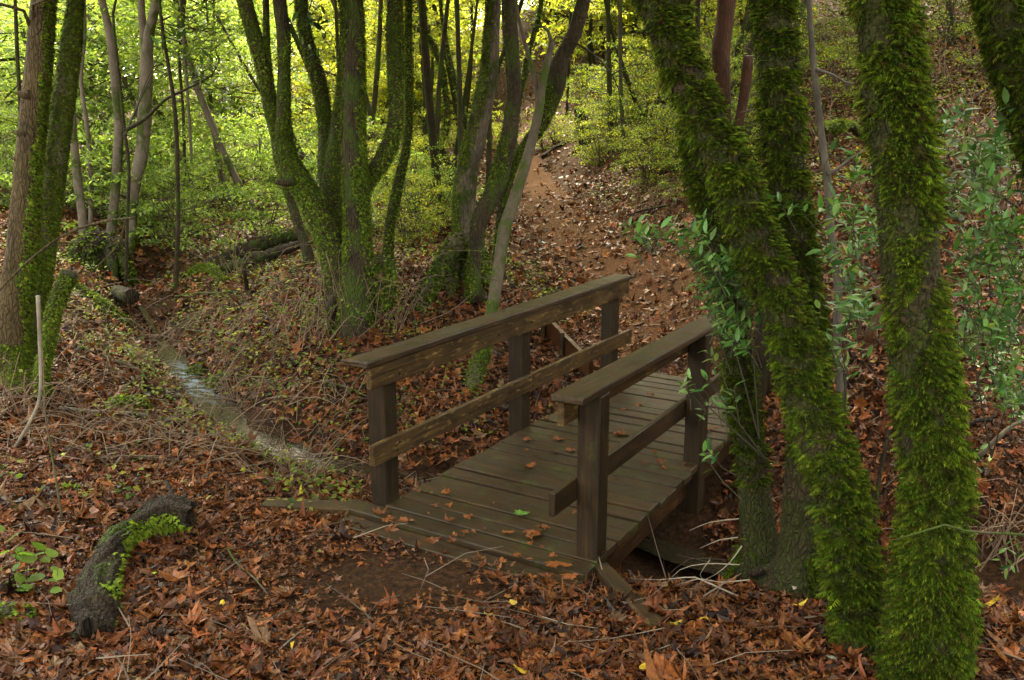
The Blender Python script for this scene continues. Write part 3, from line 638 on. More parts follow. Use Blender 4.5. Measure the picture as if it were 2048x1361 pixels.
tree('sapling', 'slender bare dark sapling between the straight mossy trunk and the thick mossy trunk', [sap], bark('sapling bark', (.03, .026, .02), (.09, .08, .062), .4, 18, .15, .006, crack=False), ztop=6, crown=CR_OLIV, crown_s=.6, extra=sapx, mosses=[dict(MID, z=(-1, .5), cover=.8)])

# named background trunks on the left
def bg(name, label, pts, Y, m, ztop=8, crown=CR_PALE, ms=None, s=1.0, group=None):
    S = sp(pts, Y); zt = h1(S[0, 0], S[0, 1]); S[0, 2] = min(S[0, 2], zt + .02)
    return tree(name, label, [S], m, group, ztop, [ms] if ms else None, crown, k=8, crown_s=s, step=.2)
bg('slim_tree', 'grey trunk curving up left of the forked trunk in the left valley', [(218, 505, 24), (225, 440, 20), (233, 355, 20), (238, 253, 20), (231, 169, 19), (220, 68, 17), (203, 0, 15), (190, -80, 14)], 14.5, B_GREY)
bg('slim_tree', 'very thin dark sinuous stem in front of the forked trunk on the left', [(248, 545, 8), (254, 460, 7), (258, 338, 7), (250, 270, 7), (233, 100, 6), (226, 27, 6), (240, -40, 5)], 12.8, B_DARK, 6, None)
f6 = sp([(264, 560, 24), (262, 480, 20), (270, 372, 21), (284, 304, 27), (291, 200, 26), (294, 105, 24), (302, 50, 19), (314, 0, 18), (330, -80, 16)], 14.5)
f6b = sp([(292, 130, 18), (286, 60, 15), (282, 0, 14), (280, -80, 13)], 14.6)
tree('forked_tree', 'grey brown trunk forking in two near the top of the left valley view', [f6, f6b], B_GREY, None, 8.5, [dict(MID, z=(-1, 1.0), cover=.4), None], CR_PALE, k=10, step=.15)
bg('slim_tree', 'short looking grey trunk just right of the furred mossy trunk on the left', [(170, 525, 22), (165, 440, 18), (153, 338, 17), (146, 253, 16), (143, 160, 14), (145, 60, 12)], 14, B_GREY)
bg('slim_tree', 'thin grey stem between the furred mossy trunk and the forked trunk', [(184, 520, 12), (182, 452, 10), (181, 338, 10), (172, 236, 9), (162, 162, 8), (170, 60, 7)], 15, B_GREY, 7)
bg('slim_tree', 'thin dark stem behind the brown barked trunk at the left edge', [(48, 470, 11), (46, 350, 9), (40, 203, 8), (34, 101, 8), (30, 0, 7)], 15, B_DARK, 7)
bg('slim_tree', 'straight thin dark stem standing alone in the left valley right of the forked trunk', [(351, 565, 12), (356, 460, 9), (355, 338, 9), (351, 236, 9), (340, 150, 8), (325, 60, 7), (315, -40, 6)], 12.5, B_DARK, 7)
bg('slim_tree', 'pale thin dead trunk lost in the green foliage right of the thin straight stem', [(388, 500, 9), (386, 420, 8), (384, 340, 7), (380, 260, 6)], 16, B_GREY, 5)
bg('slim_tree', 'second thin stem deep in the left valley foliage, right beside the lone straight stem', [(368, 510, 8), (367, 420, 7), (369, 330, 7), (366, 220, 6)], 17, B_DARK, 6)
# named thicket stems between the many-stemmed tree and the path
TG = 'mossy_tree'
MBG = dict(dens=900, size=.06, cover=.7, tmpl=TUFT)
bg(TG, 'kinked mossy stem at the middle of the sunlit thicket behind the many-stemmed tree', [(868, 360, 18), (879, 304, 17), (893, 253, 14), (893, 203, 12), (883, 135, 12), (866, 91, 11), (849, 51, 10), (838, -20, 9)], 20, B_DARK, 9, CR_YELL, MBG)
bg(TG, 'thin stem leaning left just left of the pale fissured trunk in the sunlit thicket', [(935, 330, 12), (931, 253, 10), (922, 203, 9), (903, 135, 9), (889, 68, 8), (880, 0, 7)], 21, B_DARK, 9, CR_YELL, MBG)
bg(TG, 'low slanting stem crossing behind the kinked stem in the sunlit thicket', [(905, 330, 11), (880, 290, 10), (855, 250, 9), (832, 215, 8), (815, 150, 8), (805, 60, 7)], 22, B_DARK, 9, CR_YELL, MBG)
bg(TG, 'slanting dark stem just left of the top of the path, leaning right', [(1020, 330, 12), (1030, 260, 12), (1040, 190, 11), (1056, 110, 10), (1080, 20, 9)], 21, B_DARK, 9, CR_YELL, MBG)

# random fill trees, each its own object
def fill(n, pxr, Yr, label, group, m, crowns, s=(1, 1.6), lean=.12, r=(.04, .09), zt=(5, 9), zc=(.55, .95), nc=2, cat='tree', mossy=True):
    for _ in range(n):
        Y = rng.uniform(*Yr); px = rng.uniform(*pxr); x = X_at(px, Y, 1.5); z = h1(x, Y)
        if dist_to(np.array([[x, Y]]), PATH_S)[0] < 1.8: x += 2.8 * (-1 if rng.random() < .6 else 1); z = h1(x, Y)
        hgt = rng.uniform(*zt); a = rng.normal(size=2) * lean * hgt; rows = []; b = rng.normal(size=2) * .35; r0 = rng.uniform(*r)
        for t in np.linspace(0, 1, 7): rows.append([x + a[0] * t + b[0] * math.sin(t * 4), Y + a[1] * t + b[1] * math.sin(t * 3.1), z - .15 + hgt * t, r0 * (1.15 - .8 * t)])
        S = np.array(rows); base = S[0, :3].copy(); root = empty('thicket_tree', tuple(base)); tag(root, label, cat, group)
        S[:, :3] -= base; D = resample(S, .35); tb = MB(); tube(tb, D[:, :3], D[:, 3], 7, .1, seed=rng.integers(99))
        tb.build('trunk', m, root, True)
        for c in range(nc):
            t = rng.uniform(*zc); p = S[0, :3] + np.array([a[0] * t + b[0] * math.sin(t * 4), a[1] * t, hgt * t]); q = rng.uniform(*s)
            link('crown', crowns[rng.integers(len(crowns))], root, tuple(p + rng.normal(size=3) * np.array([.5, .5, .2])), (0, 0, rng.uniform(0, 6.28)), (q, q, q * rng.uniform(.7, 1)))
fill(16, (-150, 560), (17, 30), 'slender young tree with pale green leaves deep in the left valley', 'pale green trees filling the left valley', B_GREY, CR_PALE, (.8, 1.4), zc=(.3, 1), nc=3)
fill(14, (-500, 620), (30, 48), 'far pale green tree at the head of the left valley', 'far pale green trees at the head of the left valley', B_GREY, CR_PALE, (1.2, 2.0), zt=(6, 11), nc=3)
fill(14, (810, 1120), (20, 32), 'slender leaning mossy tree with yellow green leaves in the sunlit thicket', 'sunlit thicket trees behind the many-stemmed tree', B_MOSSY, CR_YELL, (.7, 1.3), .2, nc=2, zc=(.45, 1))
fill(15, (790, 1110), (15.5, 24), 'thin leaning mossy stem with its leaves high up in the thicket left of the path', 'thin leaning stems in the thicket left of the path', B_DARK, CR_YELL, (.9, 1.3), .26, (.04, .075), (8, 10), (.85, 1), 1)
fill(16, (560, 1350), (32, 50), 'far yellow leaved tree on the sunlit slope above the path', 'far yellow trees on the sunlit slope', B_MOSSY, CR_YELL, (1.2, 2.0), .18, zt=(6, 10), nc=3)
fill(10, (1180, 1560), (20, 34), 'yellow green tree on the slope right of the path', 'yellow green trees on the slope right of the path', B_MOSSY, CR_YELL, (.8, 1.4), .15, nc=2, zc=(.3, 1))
fill(9, (900, 1900), (14.5, 21), 'tall thin mossy trunk added above the path, its unseen crown shading the slope', 'tall thin trunks added to shade the slope above the path', B_DARK, CR_DEEP, (1.3, 1.7), .08, (.035, .06), (9.5, 11), (.93, 1), 1)  # extra trees whose unseen canopy keeps sun off the middle slope
fill(5, (850, 1750), (20, 31), 'tall slender trunk added for shade higher up, branchless below the top of the view', 'tall slender trunks added for shade higher on the slope', B_MOSSY, CR_DEEP, (1.3, 1.7), .08, (.04, .07), (10.5, 12), (.94, 1), 1)  # more added trees, crowns above the view shading path and slope
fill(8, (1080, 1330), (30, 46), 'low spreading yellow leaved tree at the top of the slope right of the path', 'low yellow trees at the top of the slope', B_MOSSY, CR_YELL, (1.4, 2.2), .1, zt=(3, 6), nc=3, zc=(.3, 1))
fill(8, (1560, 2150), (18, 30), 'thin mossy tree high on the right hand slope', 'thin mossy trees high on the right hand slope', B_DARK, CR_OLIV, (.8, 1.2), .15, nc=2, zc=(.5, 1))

fill(11, (430, 1010), (29, 42), 'low spreading yellow green tree on the sunlit rise behind the many-stemmed tree', 'low yellow green trees on the sunlit rise', B_MOSSY, CR_YELL, (1.2, 1.9), .1, zt=(3, 7), nc=3, zc=(.25, 1))

# far wood: one mass of foliage over the ridge
def far_wood():
    mb = MB(); n = 1100; cs = []
    for _ in range(n):
        px = rng.uniform(-900, 2900); Y = rng.uniform(40, 95); x = (px - 1024) / F * Y; cs.append((x, Y, h1(x, Y) + rng.uniform(.5, 5.5)))
    cs = np.array(cs); per = 170; N = n * per; P = cs.repeat(per, 0) + rng.normal(size=(N, 3)) * np.array([1.6, 1.6, 1.5])
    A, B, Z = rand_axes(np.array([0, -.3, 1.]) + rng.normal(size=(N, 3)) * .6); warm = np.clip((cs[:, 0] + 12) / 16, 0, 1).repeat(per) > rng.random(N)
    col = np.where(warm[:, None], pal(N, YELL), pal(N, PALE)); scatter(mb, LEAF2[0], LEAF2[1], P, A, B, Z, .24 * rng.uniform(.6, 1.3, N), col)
    tag(mb.build('far_wood', M_LEAF), 'far-off wood of pale sunlit foliage closing the valley', 'wood', None, 'stuff')
far_wood()

# ------------------------------------------------------------------ shrubs
def shrub(px, py, Y, s, meshes, label, group=None, name='shrub', sz=1.0):
    p = G(px, py) if Y is None else None
    if p is None:
        x = X_at(px, Y, .8); p = np.array([x, Y, h1(x, Y)])
        if dist_to(p[None, :2], PATH_S)[0] < 1.0 + .9 * s or (abs(x - np.interp(Y, PATH[:, 1], PATH[:, 0])) < 1.0 + s): return
    root = empty(name, tuple(p)); tag(root, label, 'shrub', group)
    link('foliage', meshes[rng.integers(len(meshes))], root, (0, 0, .62 * s * sz), (0, 0, rng.uniform(0, 6.28)), (s, s, s * sz))
    mb = MB()
    for _ in range(5):
        a = rng.uniform(0, 6.28); q = np.array([math.cos(a) * .35 * s, math.sin(a) * .35 * s, .75 * s * sz]); thin(mb, [(0, 0, -.08), q * .5 + rng.normal(size=3) * .05, q], .014, .005, 4, .15, (.07, .055, .04))
    mb.build('stem', M_TWIG, root)
for _ in range(22):
    shrub(rng.uniform(-60, 560), 0, rng.uniform(14.5, 26), rng.uniform(.8, 1.9), BU_PALE, 'pale green understorey shrub among the trunks of the left valley', 'pale green shrubs on the left valley floor')
for _ in range(20):
    shrub(rng.uniform(600, 990), 0, rng.uniform(13.5, 28), rng.uniform(.7, 1.6), BU_YELL + BU_PALE[:1], 'yellow green shrub under the sunlit thicket', 'yellow green shrubs under the sunlit thicket')
for _ in range(34):
    px = rng.uniform(1130, 1540); Y = rng.uniform(14, 30)
    shrub(px, 0, Y, rng.uniform(.7, 1.7), BU_OLIV + BU_YELL[:1], 'twiggy olive green shrub on the slope right of the path', 'twiggy olive shrubs on the slope right of the path')
for _ in range(14):
    shrub(rng.uniform(1560, 2150), 0, rng.uniform(13, 24), rng.uniform(.5, 1.0), BU_OLIV, 'small olive shrub in the brush high on the right slope', 'small olive shrubs high on the right slope')
for px, py in ((985, 300), (960, 285), (1085, 300), (1110, 285), (930, 300), (900, 290)):
    shrub(px, py, None, rng.uniform(.6, .9), BU_YELL, 'low yellow green shrub beside the sunlit top of the path', 'low shrubs beside the top of the path')
shrub(880, 455, None, 1.0, BU_PALE, 'leafy bright green shrub just behind the mossy rooted trunk')
shrub(830, 450, None, .9, BU_PALE, 'leafy green shrub between the thin mossy stem and the mossy rooted trunk')
for px, py, z_ in ((1180, 330, 1.0), (1230, 300, 1.3), (1330, 340, 1.2), (1350, 260, 1.5), (1270, 240, 1.5), (1200, 250, 1.4), (1380, 400, .8), (1700, 90, 1.3), (1690, 200, 1.0), (1900, 90, 1.2), (1990, 150, .9), (1500, 330, 1.0)):
    p_ = G(px, py); shrub(px, py, None, z_, BU_OLIV, 'open olive leaved shrub on the brushy slope above the bridge', 'open olive shrubs on the brushy slope')
shrub(1290, 375, None, 1.0, BU_OLIV, 'arching thin branched shrub close above the right edge of the path')
shrub(1200, 330, None, .9, BU_YELL, 'yellow green shrub at the right edge of the path by the tilted dead stump')

# ------------------------------------------------------------------ footbridge
YAW = .540759; SP, WID = 1.818, 1.5697
BX, BY = -.8722, 5.6275
br = empty('footbridge', (BX, BY, 0), math.pi / 2 - YAW)   # local x along bridge, local y to the left, so "across" is -y
tag(br, 'dark wet timber footbridge with post and rail sides crossing the stream', 'footbridge')
UR = WID + .07
def deck():
    mb = MB(); u = -.42; i = 0
    while u < 3.64 + .42:
        w = .166 + rng.uniform(-.005, .005); t = rng.uniform(.85, 1.2); c = (t * rng.uniform(.94, 1.06), t, t * rng.uniform(.92, 1.05)); dz = rng.normal() * .004
        a = -.06 if u > -.1 else (.30 if u < -.3 else .2); e = UR + rng.uniform(-.012, .018)
        box(mb, (u, -e, -.05 + dz - (.03 if u < -.3 else 0)), (u + w - .017, a, dz - (.03 if u < -.3 else 0)), c, 0, .006, .0012); u += w
    mb.build('deck', WD_DECK, br)
deck()
for nm, y0 in (('beam', -.22), ('beam', -UR + .10)):
    mb = MB(); box(mb, (-.2, y0, -.30), (3.9, y0 + .09, -.055), (1.0, .78, .62)); mb.build('beam', WD_BEAM, br)
for side in (0, 1):
    yc = 0 if side == 0 else -WID
    for k in range(3):
        mb = MB(); t = rng.uniform(.85, 1.1); box(mb, (k * SP - .07, yc - .07, -.42 if k else -.2), (k * SP + .07, yc + .07, 1.005), (t, t, t), 0, .008, .002)
        mb.build('post', WD_POST, br)
    s = -1 if side == 0 else 1                          # rails are on the inner faces of the posts
    inn = yc + s * .07
    def rail(name, u0, u1, z0, z1, th, m, off=0.003, c=1.0):
        mb = MB(); ya, yb = sorted((inn + s * off, inn + s * (off + th))); box(mb, (u0, ya, z0), (u1, yb, z1), (c, c, c), 0, .005, .0015); return mb.build(name, m, br)
    x0 = -.27
    f = rail('fascia_board', x0 + .03, 3.64 + .2, .855, 1.003, .042, WD_RAIL)
    if side == 0:
        m1 = rail('middle_rail', x0 + .03, SP + .02, .335, .475, .042, WD_RAIL); m2 = rail('middle_rail', SP + .026, 3.64 + .3, .332, .473, .042, WD_RAIL)
        bl = [(m1, 0, .38), (m1, .03, .43), (m2, SP + .04, .37), (m2, SP + .045, .44), (m2, 3.64, .4), (f, 0.05, .9), (f, 1.3, .92), (f, SP, .93), (f, 3.6, .93)]
    else:
        m1 = rail('middle_rail', x0 - .06, 3.64 + .3, .345, .485, .042, WD_CAP, c=.8); bl = [(m1, 0, .4), (m1, SP, .42)]
    mb = MB(); ya, yb = sorted((yc - s * .068, inn + s * .062)); box(mb, (x0 - .02, ya, 1.0075), (3.64 + .24, yb, 1.05), (1, 1, 1), 0, .008, .002)
    cap = mb.build('handrail', WD_CAP, br)
    for o, u, z in bl:
        b = MB(); yy = inn + s * .045; tube(b, np.array([(u, yy - s * .004, z), (u, yy + s * .006, z)]), .008, 8); bo = b.build('bolt', M_BOLT, o)
mb = MB(); box(mb, (-.30, -UR - .02, -.16), (-.23, .34, -.085), (.8, .8, .8)); mb.build('sill_board', WD_DECK, br)

def board(name, label, P, Q, width, thick, up=(0, 0, 1), m=WD_DECK, cat='board', col=(1, 1, 1)):
    P, Q = np.array(P, float), np.array(Q, float); d = Q - P; L = np.linalg.norm(d); d = d / L; up = np.array(up, float)
    y = unit(np.cross(up, d)); z = np.cross(d, y); root = bpy.data.objects.new(name, None)
    mb = MB(); box(mb, (-L / 2, -width / 2, -thick / 2), (L / 2, width / 2, thick / 2), col, 0, .006, .004)
    o = mb.build(name, m); from_m = np.eye(4); from_m[:3, 0] = d; from_m[:3, 1] = y; from_m[:3, 2] = z; from_m[:3, 3] = (P + Q) / 2
    import mathutils; o.matrix_world = mathutils.Matrix(from_m.tolist()); bpy.data.objects.remove(root)
    return tag(o, label, cat)
WD_OLD = wood('old timber board', 0, 0, .4, 1.1)
a, b = WZ(528, 1014, -.03), WZ(712, 1018, -.03); a[2] = h1(a[0], a[1]) + .03; b[2] = max(b[2], h1(b[0], b[1]) + .03)
board('plank', 'flat old plank lying on the ground at the near left corner of the bridge', a, b, .13, .05, m=WD_OLD)
a, b = WZ(1200, 1140, -.06), WZ(1318, 1255, -.02); a[2] = h1(a[0], a[1]) + .06; b[2] = h1(b[0], b[1]) + .0
board('plank', 'weathered board running from the near right bridge post towards the mossy trunks', a, b, .1, .06, m=WD_OLD)
a, b = WZ(1130, 1130, -.04), WZ(1175, 1175, -.04)
def GP_(px, py, dz): p = G(px, py); p[2] += dz; return p
ret = empty('retaining_board', tuple(G(1140, 735)))
tag(ret, 'dark board on edge held by two stakes at the far left end of the bridge', 'retaining board')
pa, pb = GP_(1090, 668, .1), GP_(1182, 765, .1); o_ = np.array(ret.location)
mb = MB(); d = pb - pa; nrm = unit(np.array([-d[1], d[0], 0])) * .025; hh_ = np.array([0, 0, .13])
V = np.array([p + s * nrm + t * hh_ for p in (pa, pb) for s in (-1, 1) for t in (-1, 1)]) - o_
mb.add(V, np.array([(0, 1, 3, 2), (4, 6, 7, 5), (0, 4, 5, 1), (2, 3, 7, 6), (1, 5, 7, 3), (0, 2, 6, 4)]), (1.3, .8, .6)); mb.build('board', WD_OLD, ret)
for t in (.08, .5):
    p = pa + d * t - o_ - nrm * 2.6; mb = MB(); tube(mb, np.array([p + [0, 0, -.35], p + [0, 0, .18]]), .03, 6, .1); mb.build('stake', WD_OLD, ret)

# ------------------------------------------------------------------ leaf litter, twigs, ground cover
LIT = [(.10, .034, .011), (.16, .055, .016), (.055, .020, .008), (.19, .072, .022), (.023, .011, .008), (.13, .072, .038)]
def slopeN(x, y):
    e = .06; z = H(x, y, False); return unit(np.stack([-(H(x + e, y, False) - z) / e, -(H(x, y + e, False) - z) / e, np.ones_like(z)], -1))
def onbridge(x, y, m=0.):
    dx, dy = x - BX, y - BY; u = dx * math.sin(YAW) + dy * math.cos(YAW); v = dx * math.cos(YAW) - dy * math.sin(YAW)
    return (u > -.36 - m) & (u < 4.05 + m) & (v > -.1 - m) & (v < UR + m)
def litter():
    mb = MB(); w = [4, 3.4, 3, 1.4, 1.6, 1]
    def put(n, yr, half, T, sz, tilt, lift, thin_path=True, cols=LIT, ww=w, fgk=1.):
        y = rng.uniform(*yr, n); x = rng.uniform(-1, 1, n) * half(y); P2 = np.stack([x, y], 1)
        keep = ~onbridge(x, y) & (dist_to(P2, CREEK_S) > np.where(y > 10.4, 0, rng.uniform(.1, .3, n)))
        if thin_path: keep &= (dist_to(P2, PATH_S) > rng.uniform(.1, .95, n)) | (rng.random(n) < .55 * np.clip((21 - y) / 5, 0, 1))
        fg = np.hypot((x + .65) / 1.3, (y - 4.55) / .85); keep &= (fg > fgk * rng.uniform(.3, 1.1, n))     # trodden patch before the bridge
        x, y = x[keep], y[keep]; n = len(x); z = H(x, y) + rng.uniform(0, lift, n)
        A, B, Z = rand_axes(slopeN(x, y) + rng.normal(size=(n, 3)) * tilt)
        s = sz * rng.uniform(.5, 1.35, n); scatter(mb, curled(T, n, .75, .7), T[1], np.stack([x, y, z], 1), A, B, Z, s, pal(n, cols, ww, .22))
    hw = lambda k, c: (lambda y: y * k + c)
    put(6900, (2.6, 6.5), hw(.7, 2.0), MAPLE, .12, .15, .03)
    put(45000, (2.6, 6.5), hw(.7, 2.0), MAPLE_LO, .05, .28, .03, fgk=.75)
    put(24000, (2.6, 6.5), hw(.7, 2.0), OVAL, .04, .3, .03, fgk=.5)
    put(18000, (2.6, 6.5), hw(.7, 2.0), OVAL, .08, .25, .035)
    put(15950, (6.5, 11), hw(.72, 2.4), MAPLE_LO, .12, .35, .05)
    put(20300, (6.5, 11), hw(.72, 2.4), MAPLE_LO, .06, .4, .05)
    put(11600, (6.5, 11), hw(.72, 2.4), OVAL, .10, .35, .05)
    put(30799, (11, 20), hw(.8, 4), MAPLE_LO, .13, .38, .06)
    put(30799, (20, 42), hw(.8, 4), OVAL, .2, .4, .08)
    put(11000, (9, 18), lambda y: .1 * y + 2.2, OVAL, .055, .25, .02, False, [(.22, .115, .045), (.16, .08, .032), (.3, .18, .07)], [1, 1, .6])
    put(377, (3, 9), hw(.72, 2.4), OVAL, .085, .3, .07, True, [(.45, .33, .03), (.25, .35, .05), (.4, .4, .32)], [2, 1, .5])
    tag(mb.build('leaf_litter', M_LITTER), 'thick carpet of wet red brown fallen leaves over the forest floor', 'leaf litter', None, 'stuff')
litter()
def twigs():
    mb = MB(); n = 2600
    for _ in range(n):
        y = 3.2 + 20 * rng.random() ** 1.7; x = rng.uniform(-1, 1) * (y * .6 + .5)
        if onbridge(np.array([x]), np.array([y]), .1)[0]: continue
        if y < 6 and rng.random() < .8: continue
        a = rng.uniform(0, 6.28); L = rng.uniform(.08, .5) * (1.4 if rng.random() < .2 else 1); z = h1(x, y); el = abs(rng.normal()) * .22
        d = np.array([math.cos(a), math.sin(a), el]); p = np.array([x, y, z + .035]); q = p + d * L; q[2] = max(q[2], h1(q[0], q[1]) + .02)
        t = rng.uniform(.5, 1.5); thin(mb, [p, (p + q) / 2 + rng.normal(size=3) * .06 * L, q], rng.uniform(.002, .006), .0015, 3, .15, (.12 * t, .095 * t, .07 * t))
    for _ in range(600):
        y = rng.uniform(6.2, 11.5); x = rng.uniform(-.62 * y, -.14 * y - .6); a = rng.uniform(0, 6.28); L = rng.uniform(.25, .9); z = h1(x, y)
        p = np.array([x, y, z + .02]); q = p + np.array([math.cos(a), math.sin(a), 0]) * L; q[2] = h1(q[0], q[1]) + rng.uniform(.02, .16); t = rng.uniform(.5, 1.5)
        thin(mb, [p, (p + q) / 2 + np.array([0, 0, rng.uniform(.02, .18)]), q], rng.uniform(.003, .006), .0015, 3, .12, (.14 * t, .10 * t, .065 * t))
    tag(mb.build('fallen_twigs', M_TWIG), 'scatter of thin dead twigs over the fallen leaves', 'twigs', None, 'stuff')
twigs()
GC = [(.11, .17, .025), (.18, .24, .03), (.26, .28, .045), (.07, .12, .02)]
def cover():
    mb = MB(); n = 22000
    y = rng.uniform(5.2, 24, n); x = rng.uniform(-1, 1, n) * (y * .6 + .4); P2 = np.stack([x, y], 1); P3 = np.hstack([P2, np.zeros((n, 1))])
    bank2 = .8 * np.clip((x - 1.6) / 2.5, 0, 1) * np.clip((y - 9) / 3, 0, 1); m = bank2 + .8 * sn(P3, .9, 21) + .55 * sn(P3, 3, 22); bank = np.exp(-((x + 2.6) / 1.9) ** 2) * .95 + np.exp(-((x + 4.2) / 2.2) ** 2) * (y > 9) * .5
    keep = (m + bank + rng.normal(size=n) * .35 > .55 + .7 * np.clip((8.6 - y) / 1.2, 0, 1)) & ~onbridge(x, y, .05) & (dist_to(P2, PATH_S) > .8) & (dist_to(P2, CREEK_S) > .25)
    x, y = x[keep], y[keep]; k = 4; X = x.repeat(k) + rng.normal(size=len(x) * k) * .05; Y = y.repeat(k) + rng.normal(size=len(x) * k) * .05; n = len(X)
    z = H(X, Y) + rng.uniform(.03, .14, n); A, B, Z = rand_axes(np.array([0, -.15, 1.]) + rng.normal(size=(n, 3)) * .35)
    scatter(mb, LEAF4[0] * np.array([1.3, 1, 1]), LEAF4[1], np.stack([X, Y, z], 1), A, B, Z, .048 * rng.uniform(.6, 1.4, n), pal(n, GC))
    tag(mb.build('ground_cover', M_LEAF), 'low bright green seedlings and leaflets dotted over the stream banks', 'ground cover', None, 'stuff')
cover()

# leaves lying on the deck, each its own object
DL = []
for i in range(6):
    T = MAPLE if i < 4 else OVAL; mb = MB(); V = curled(T, 1, .35, .5)[0]; V[:, 2] -= V[:, 2].min(); mb.add(V, T[1], pal(1, [LIT[1], LIT[3], LIT[0]], None, .2)[0] * 1.0); DL.append(mb.mesh('maple_leaf', M_LITTER))
cu, su = math.cos(math.pi / 2 - YAW), math.sin(math.pi / 2 - YAW)
def deck_pt(u, v): return np.array([BX + cu * u + su * v, BY + su * u - cu * v])
for i in range(84):
    u = -.35 + 4.2 * rng.random() ** 1.5; v = rng.uniform(0.02, UR - .05); p = deck_pt(u, v)
    if i < 20: u = rng.uniform(-.4, .1); v = rng.uniform(.1, UR); p = deck_pt(u, v)
    o = link('maple_leaf', DL[rng.integers(6)], None, (p[0], p[1], .008 + rng.uniform(0, .006)), (rng.normal() * .08, rng.normal() * .08, rng.uniform(0, 6.28)), (rng.uniform(.045, .11),) * 3)
    tag(o, 'wet orange brown fallen leaf lying on the bridge deck', 'leaf', 'fallen leaves on the bridge deck')

# ------------------------------------------------------------------ stream-side details
def spray_plant(name, label, root, tips, leaf, m, cols, tmpl=BAYLEAF, per=(6, 10), cat='shrub', twig=.006, group=None, spread=1.0, woody=(.05, .045, .03)):
    """twigs from a root to each tip, every tip carrying a whorl of leaves"""
    root = np.array(root, float); e = empty(name, tuple(root)); tag(e, label, cat, group); tw, lf = MB(), MB()
    for k_, t in enumerate(tips):
        t = np.array(t) - root; mid = t * .55 + np.array([0, 0, .15 * np.linalg.norm(t)]) + rng.normal(size=3) * .04
        st = t - np.array([np.sign(t[0]) * .08 + rng.normal() * .08, rng.normal() * .05, rng.uniform(.1, .25)]) if k_ > 1 else np.array([0, 0, -.05])
        mid = mid if k_ <= 1 else (st + t) / 2 + rng.normal(size=3) * .02
        thin(tw, [st, mid, t], twig if k_ <= 1 else twig * .5, .0015, 4, .08, woody)
        d = unit(t - mid); n = rng.integers(*per); k = np.arange(n); back = (k / n)[:, None] * rng.uniform(.08, .2) * leaf / .09
        P = t - d * back; a = k * 2.4 + rng.uniform(0, 6); s1 = unit(np.cross(d, [0.1, .2, 1])); s2 = np.cross(d, s1)
        B = unit(d * rng.uniform(.35, .9, (n, 1)) + (s1 * np.cos(a)[:, None] + s2 * np.sin(a)[:, None]) * spread + np.array([0, 0, -.18]))
        Z = np.array([0, 0, 1.]) + rng.normal(size=(n, 3)) * .35; Z = unit(Z - B * np.sum(Z * B, -1, keepdims=True)); A = np.cross(B, Z)
        scatter(lf, tmpl[0], tmpl[1], P, A, B, Z, leaf * rng.uniform(.65, 1.25, n), pal(n, cols, None, .2))
    tw.build('stem', M_TWIG, e, True); lf.build('leaves', m, e); return e
BAYC = [(.07, .17, .03), (.10, .21, .045), (.04, .11, .025), (.15, .25, .06)]
def region(poly_pts, n, Yr, jit=18):
    c = np.array(poly_pts, float); out = []
    for _ in range(n):
        i = rng.integers(len(c)); px, py = c[i] + rng.normal(size=2) * jit; out.append(W(px, py, rng.uniform(*Yr)))
    return out
spray_plant('bay_sapling', 'young bay sapling with glossy green leaves before the slim curved trunk by the railing', W(1520, 860, 4.75),
            region([(1270, 455), (1300, 465), (1340, 460), (1380, 465), (1400, 500), (1420, 540), (1440, 500), (1440, 560), (1460, 590), (1425, 600), (1470, 620), (1400, 560), (1480, 560), (1460, 520), (1450, 640), (1470, 660)], 90, (4.3, 4.6), 14), .07, M_BAY, BAYC)
spray_plant('bay_sapling', 'sparse bay twigs with hanging green leaves before the far right bridge post', W(1530, 900, 4.7),
            region([(1400, 720), (1410, 770), (1380, 760), (1440, 740), (1480, 680), (1400, 800), (1420, 690), (1450, 790), (1420, 900)], 13, (4.4, 4.6), 10), .075, M_BAY, BAYC, per=(3, 6))
spray_plant('bay_sapling', 'bay sapling with glossy leaves between the straight mossy trunk and the thick one', W(1690, 830, 5.6),
            region([(1545, 365), (1560, 400), (1600, 400), (1640, 440), (1660, 410), (1700, 420), (1730, 440), (1620, 490), (1700, 480), (1660, 510), (1720, 540), (1690, 600), (1720, 600), (1720, 300), (1700, 330), (1690, 680)], 70, (4.3, 5.8), 20), .085, M_BAY, BAYC)
spray_plant('bay_shrub', 'bay shrub with pale shining leaves at the right edge, upper clump behind the thick trunk', W(1990, 760, 5.2),
            region([(1920, 220), (1940, 260), (1900, 290), (1980, 300), (2020, 290), (2030, 260), (1890, 330), (1930, 330), (1980, 350), (1950, 370), (1920, 400), (2000, 400), (1900, 400)], 76, (4.4, 5.6), 34), .085, M_BAY, [(.09, .18, .05), (.13, .23, .07), (.06, .13, .04)])
spray_plant('bay_shrub', 'broad bay shrub of dense small leaves at the right edge below the pale leaved clump', W(1985, 900, 5.0),
            region([(1950, 440), (2000, 450), (2030, 480), (1960, 500), (2010, 530), (2040, 560), (1930, 560), (1980, 590), (2020, 620), (1940, 640), (2000, 670), (2040, 690), (1950, 700), (1990, 740), (2030, 760), (1920, 690)], 130, (4.3, 5.2), 26), .08, M_BAY, BAYC)
for px, py in ((2000, 780), (1960, 830), (2030, 900), (1930, 990), (2010, 1180)):
    g_ = G(px, py); spray_plant('seedling', 'small thin seedling with narrow green leaves on the leafy bank at the right edge', g_, [g_ + np.array([rng.normal() * .15, rng.normal() * .1, rng.uniform(.15, .4)]) for _ in range(5)], .075, M_BAY, BAYC, per=(3, 6), group='narrow leaved seedlings at the right edge', cat='seedling', twig=.003)
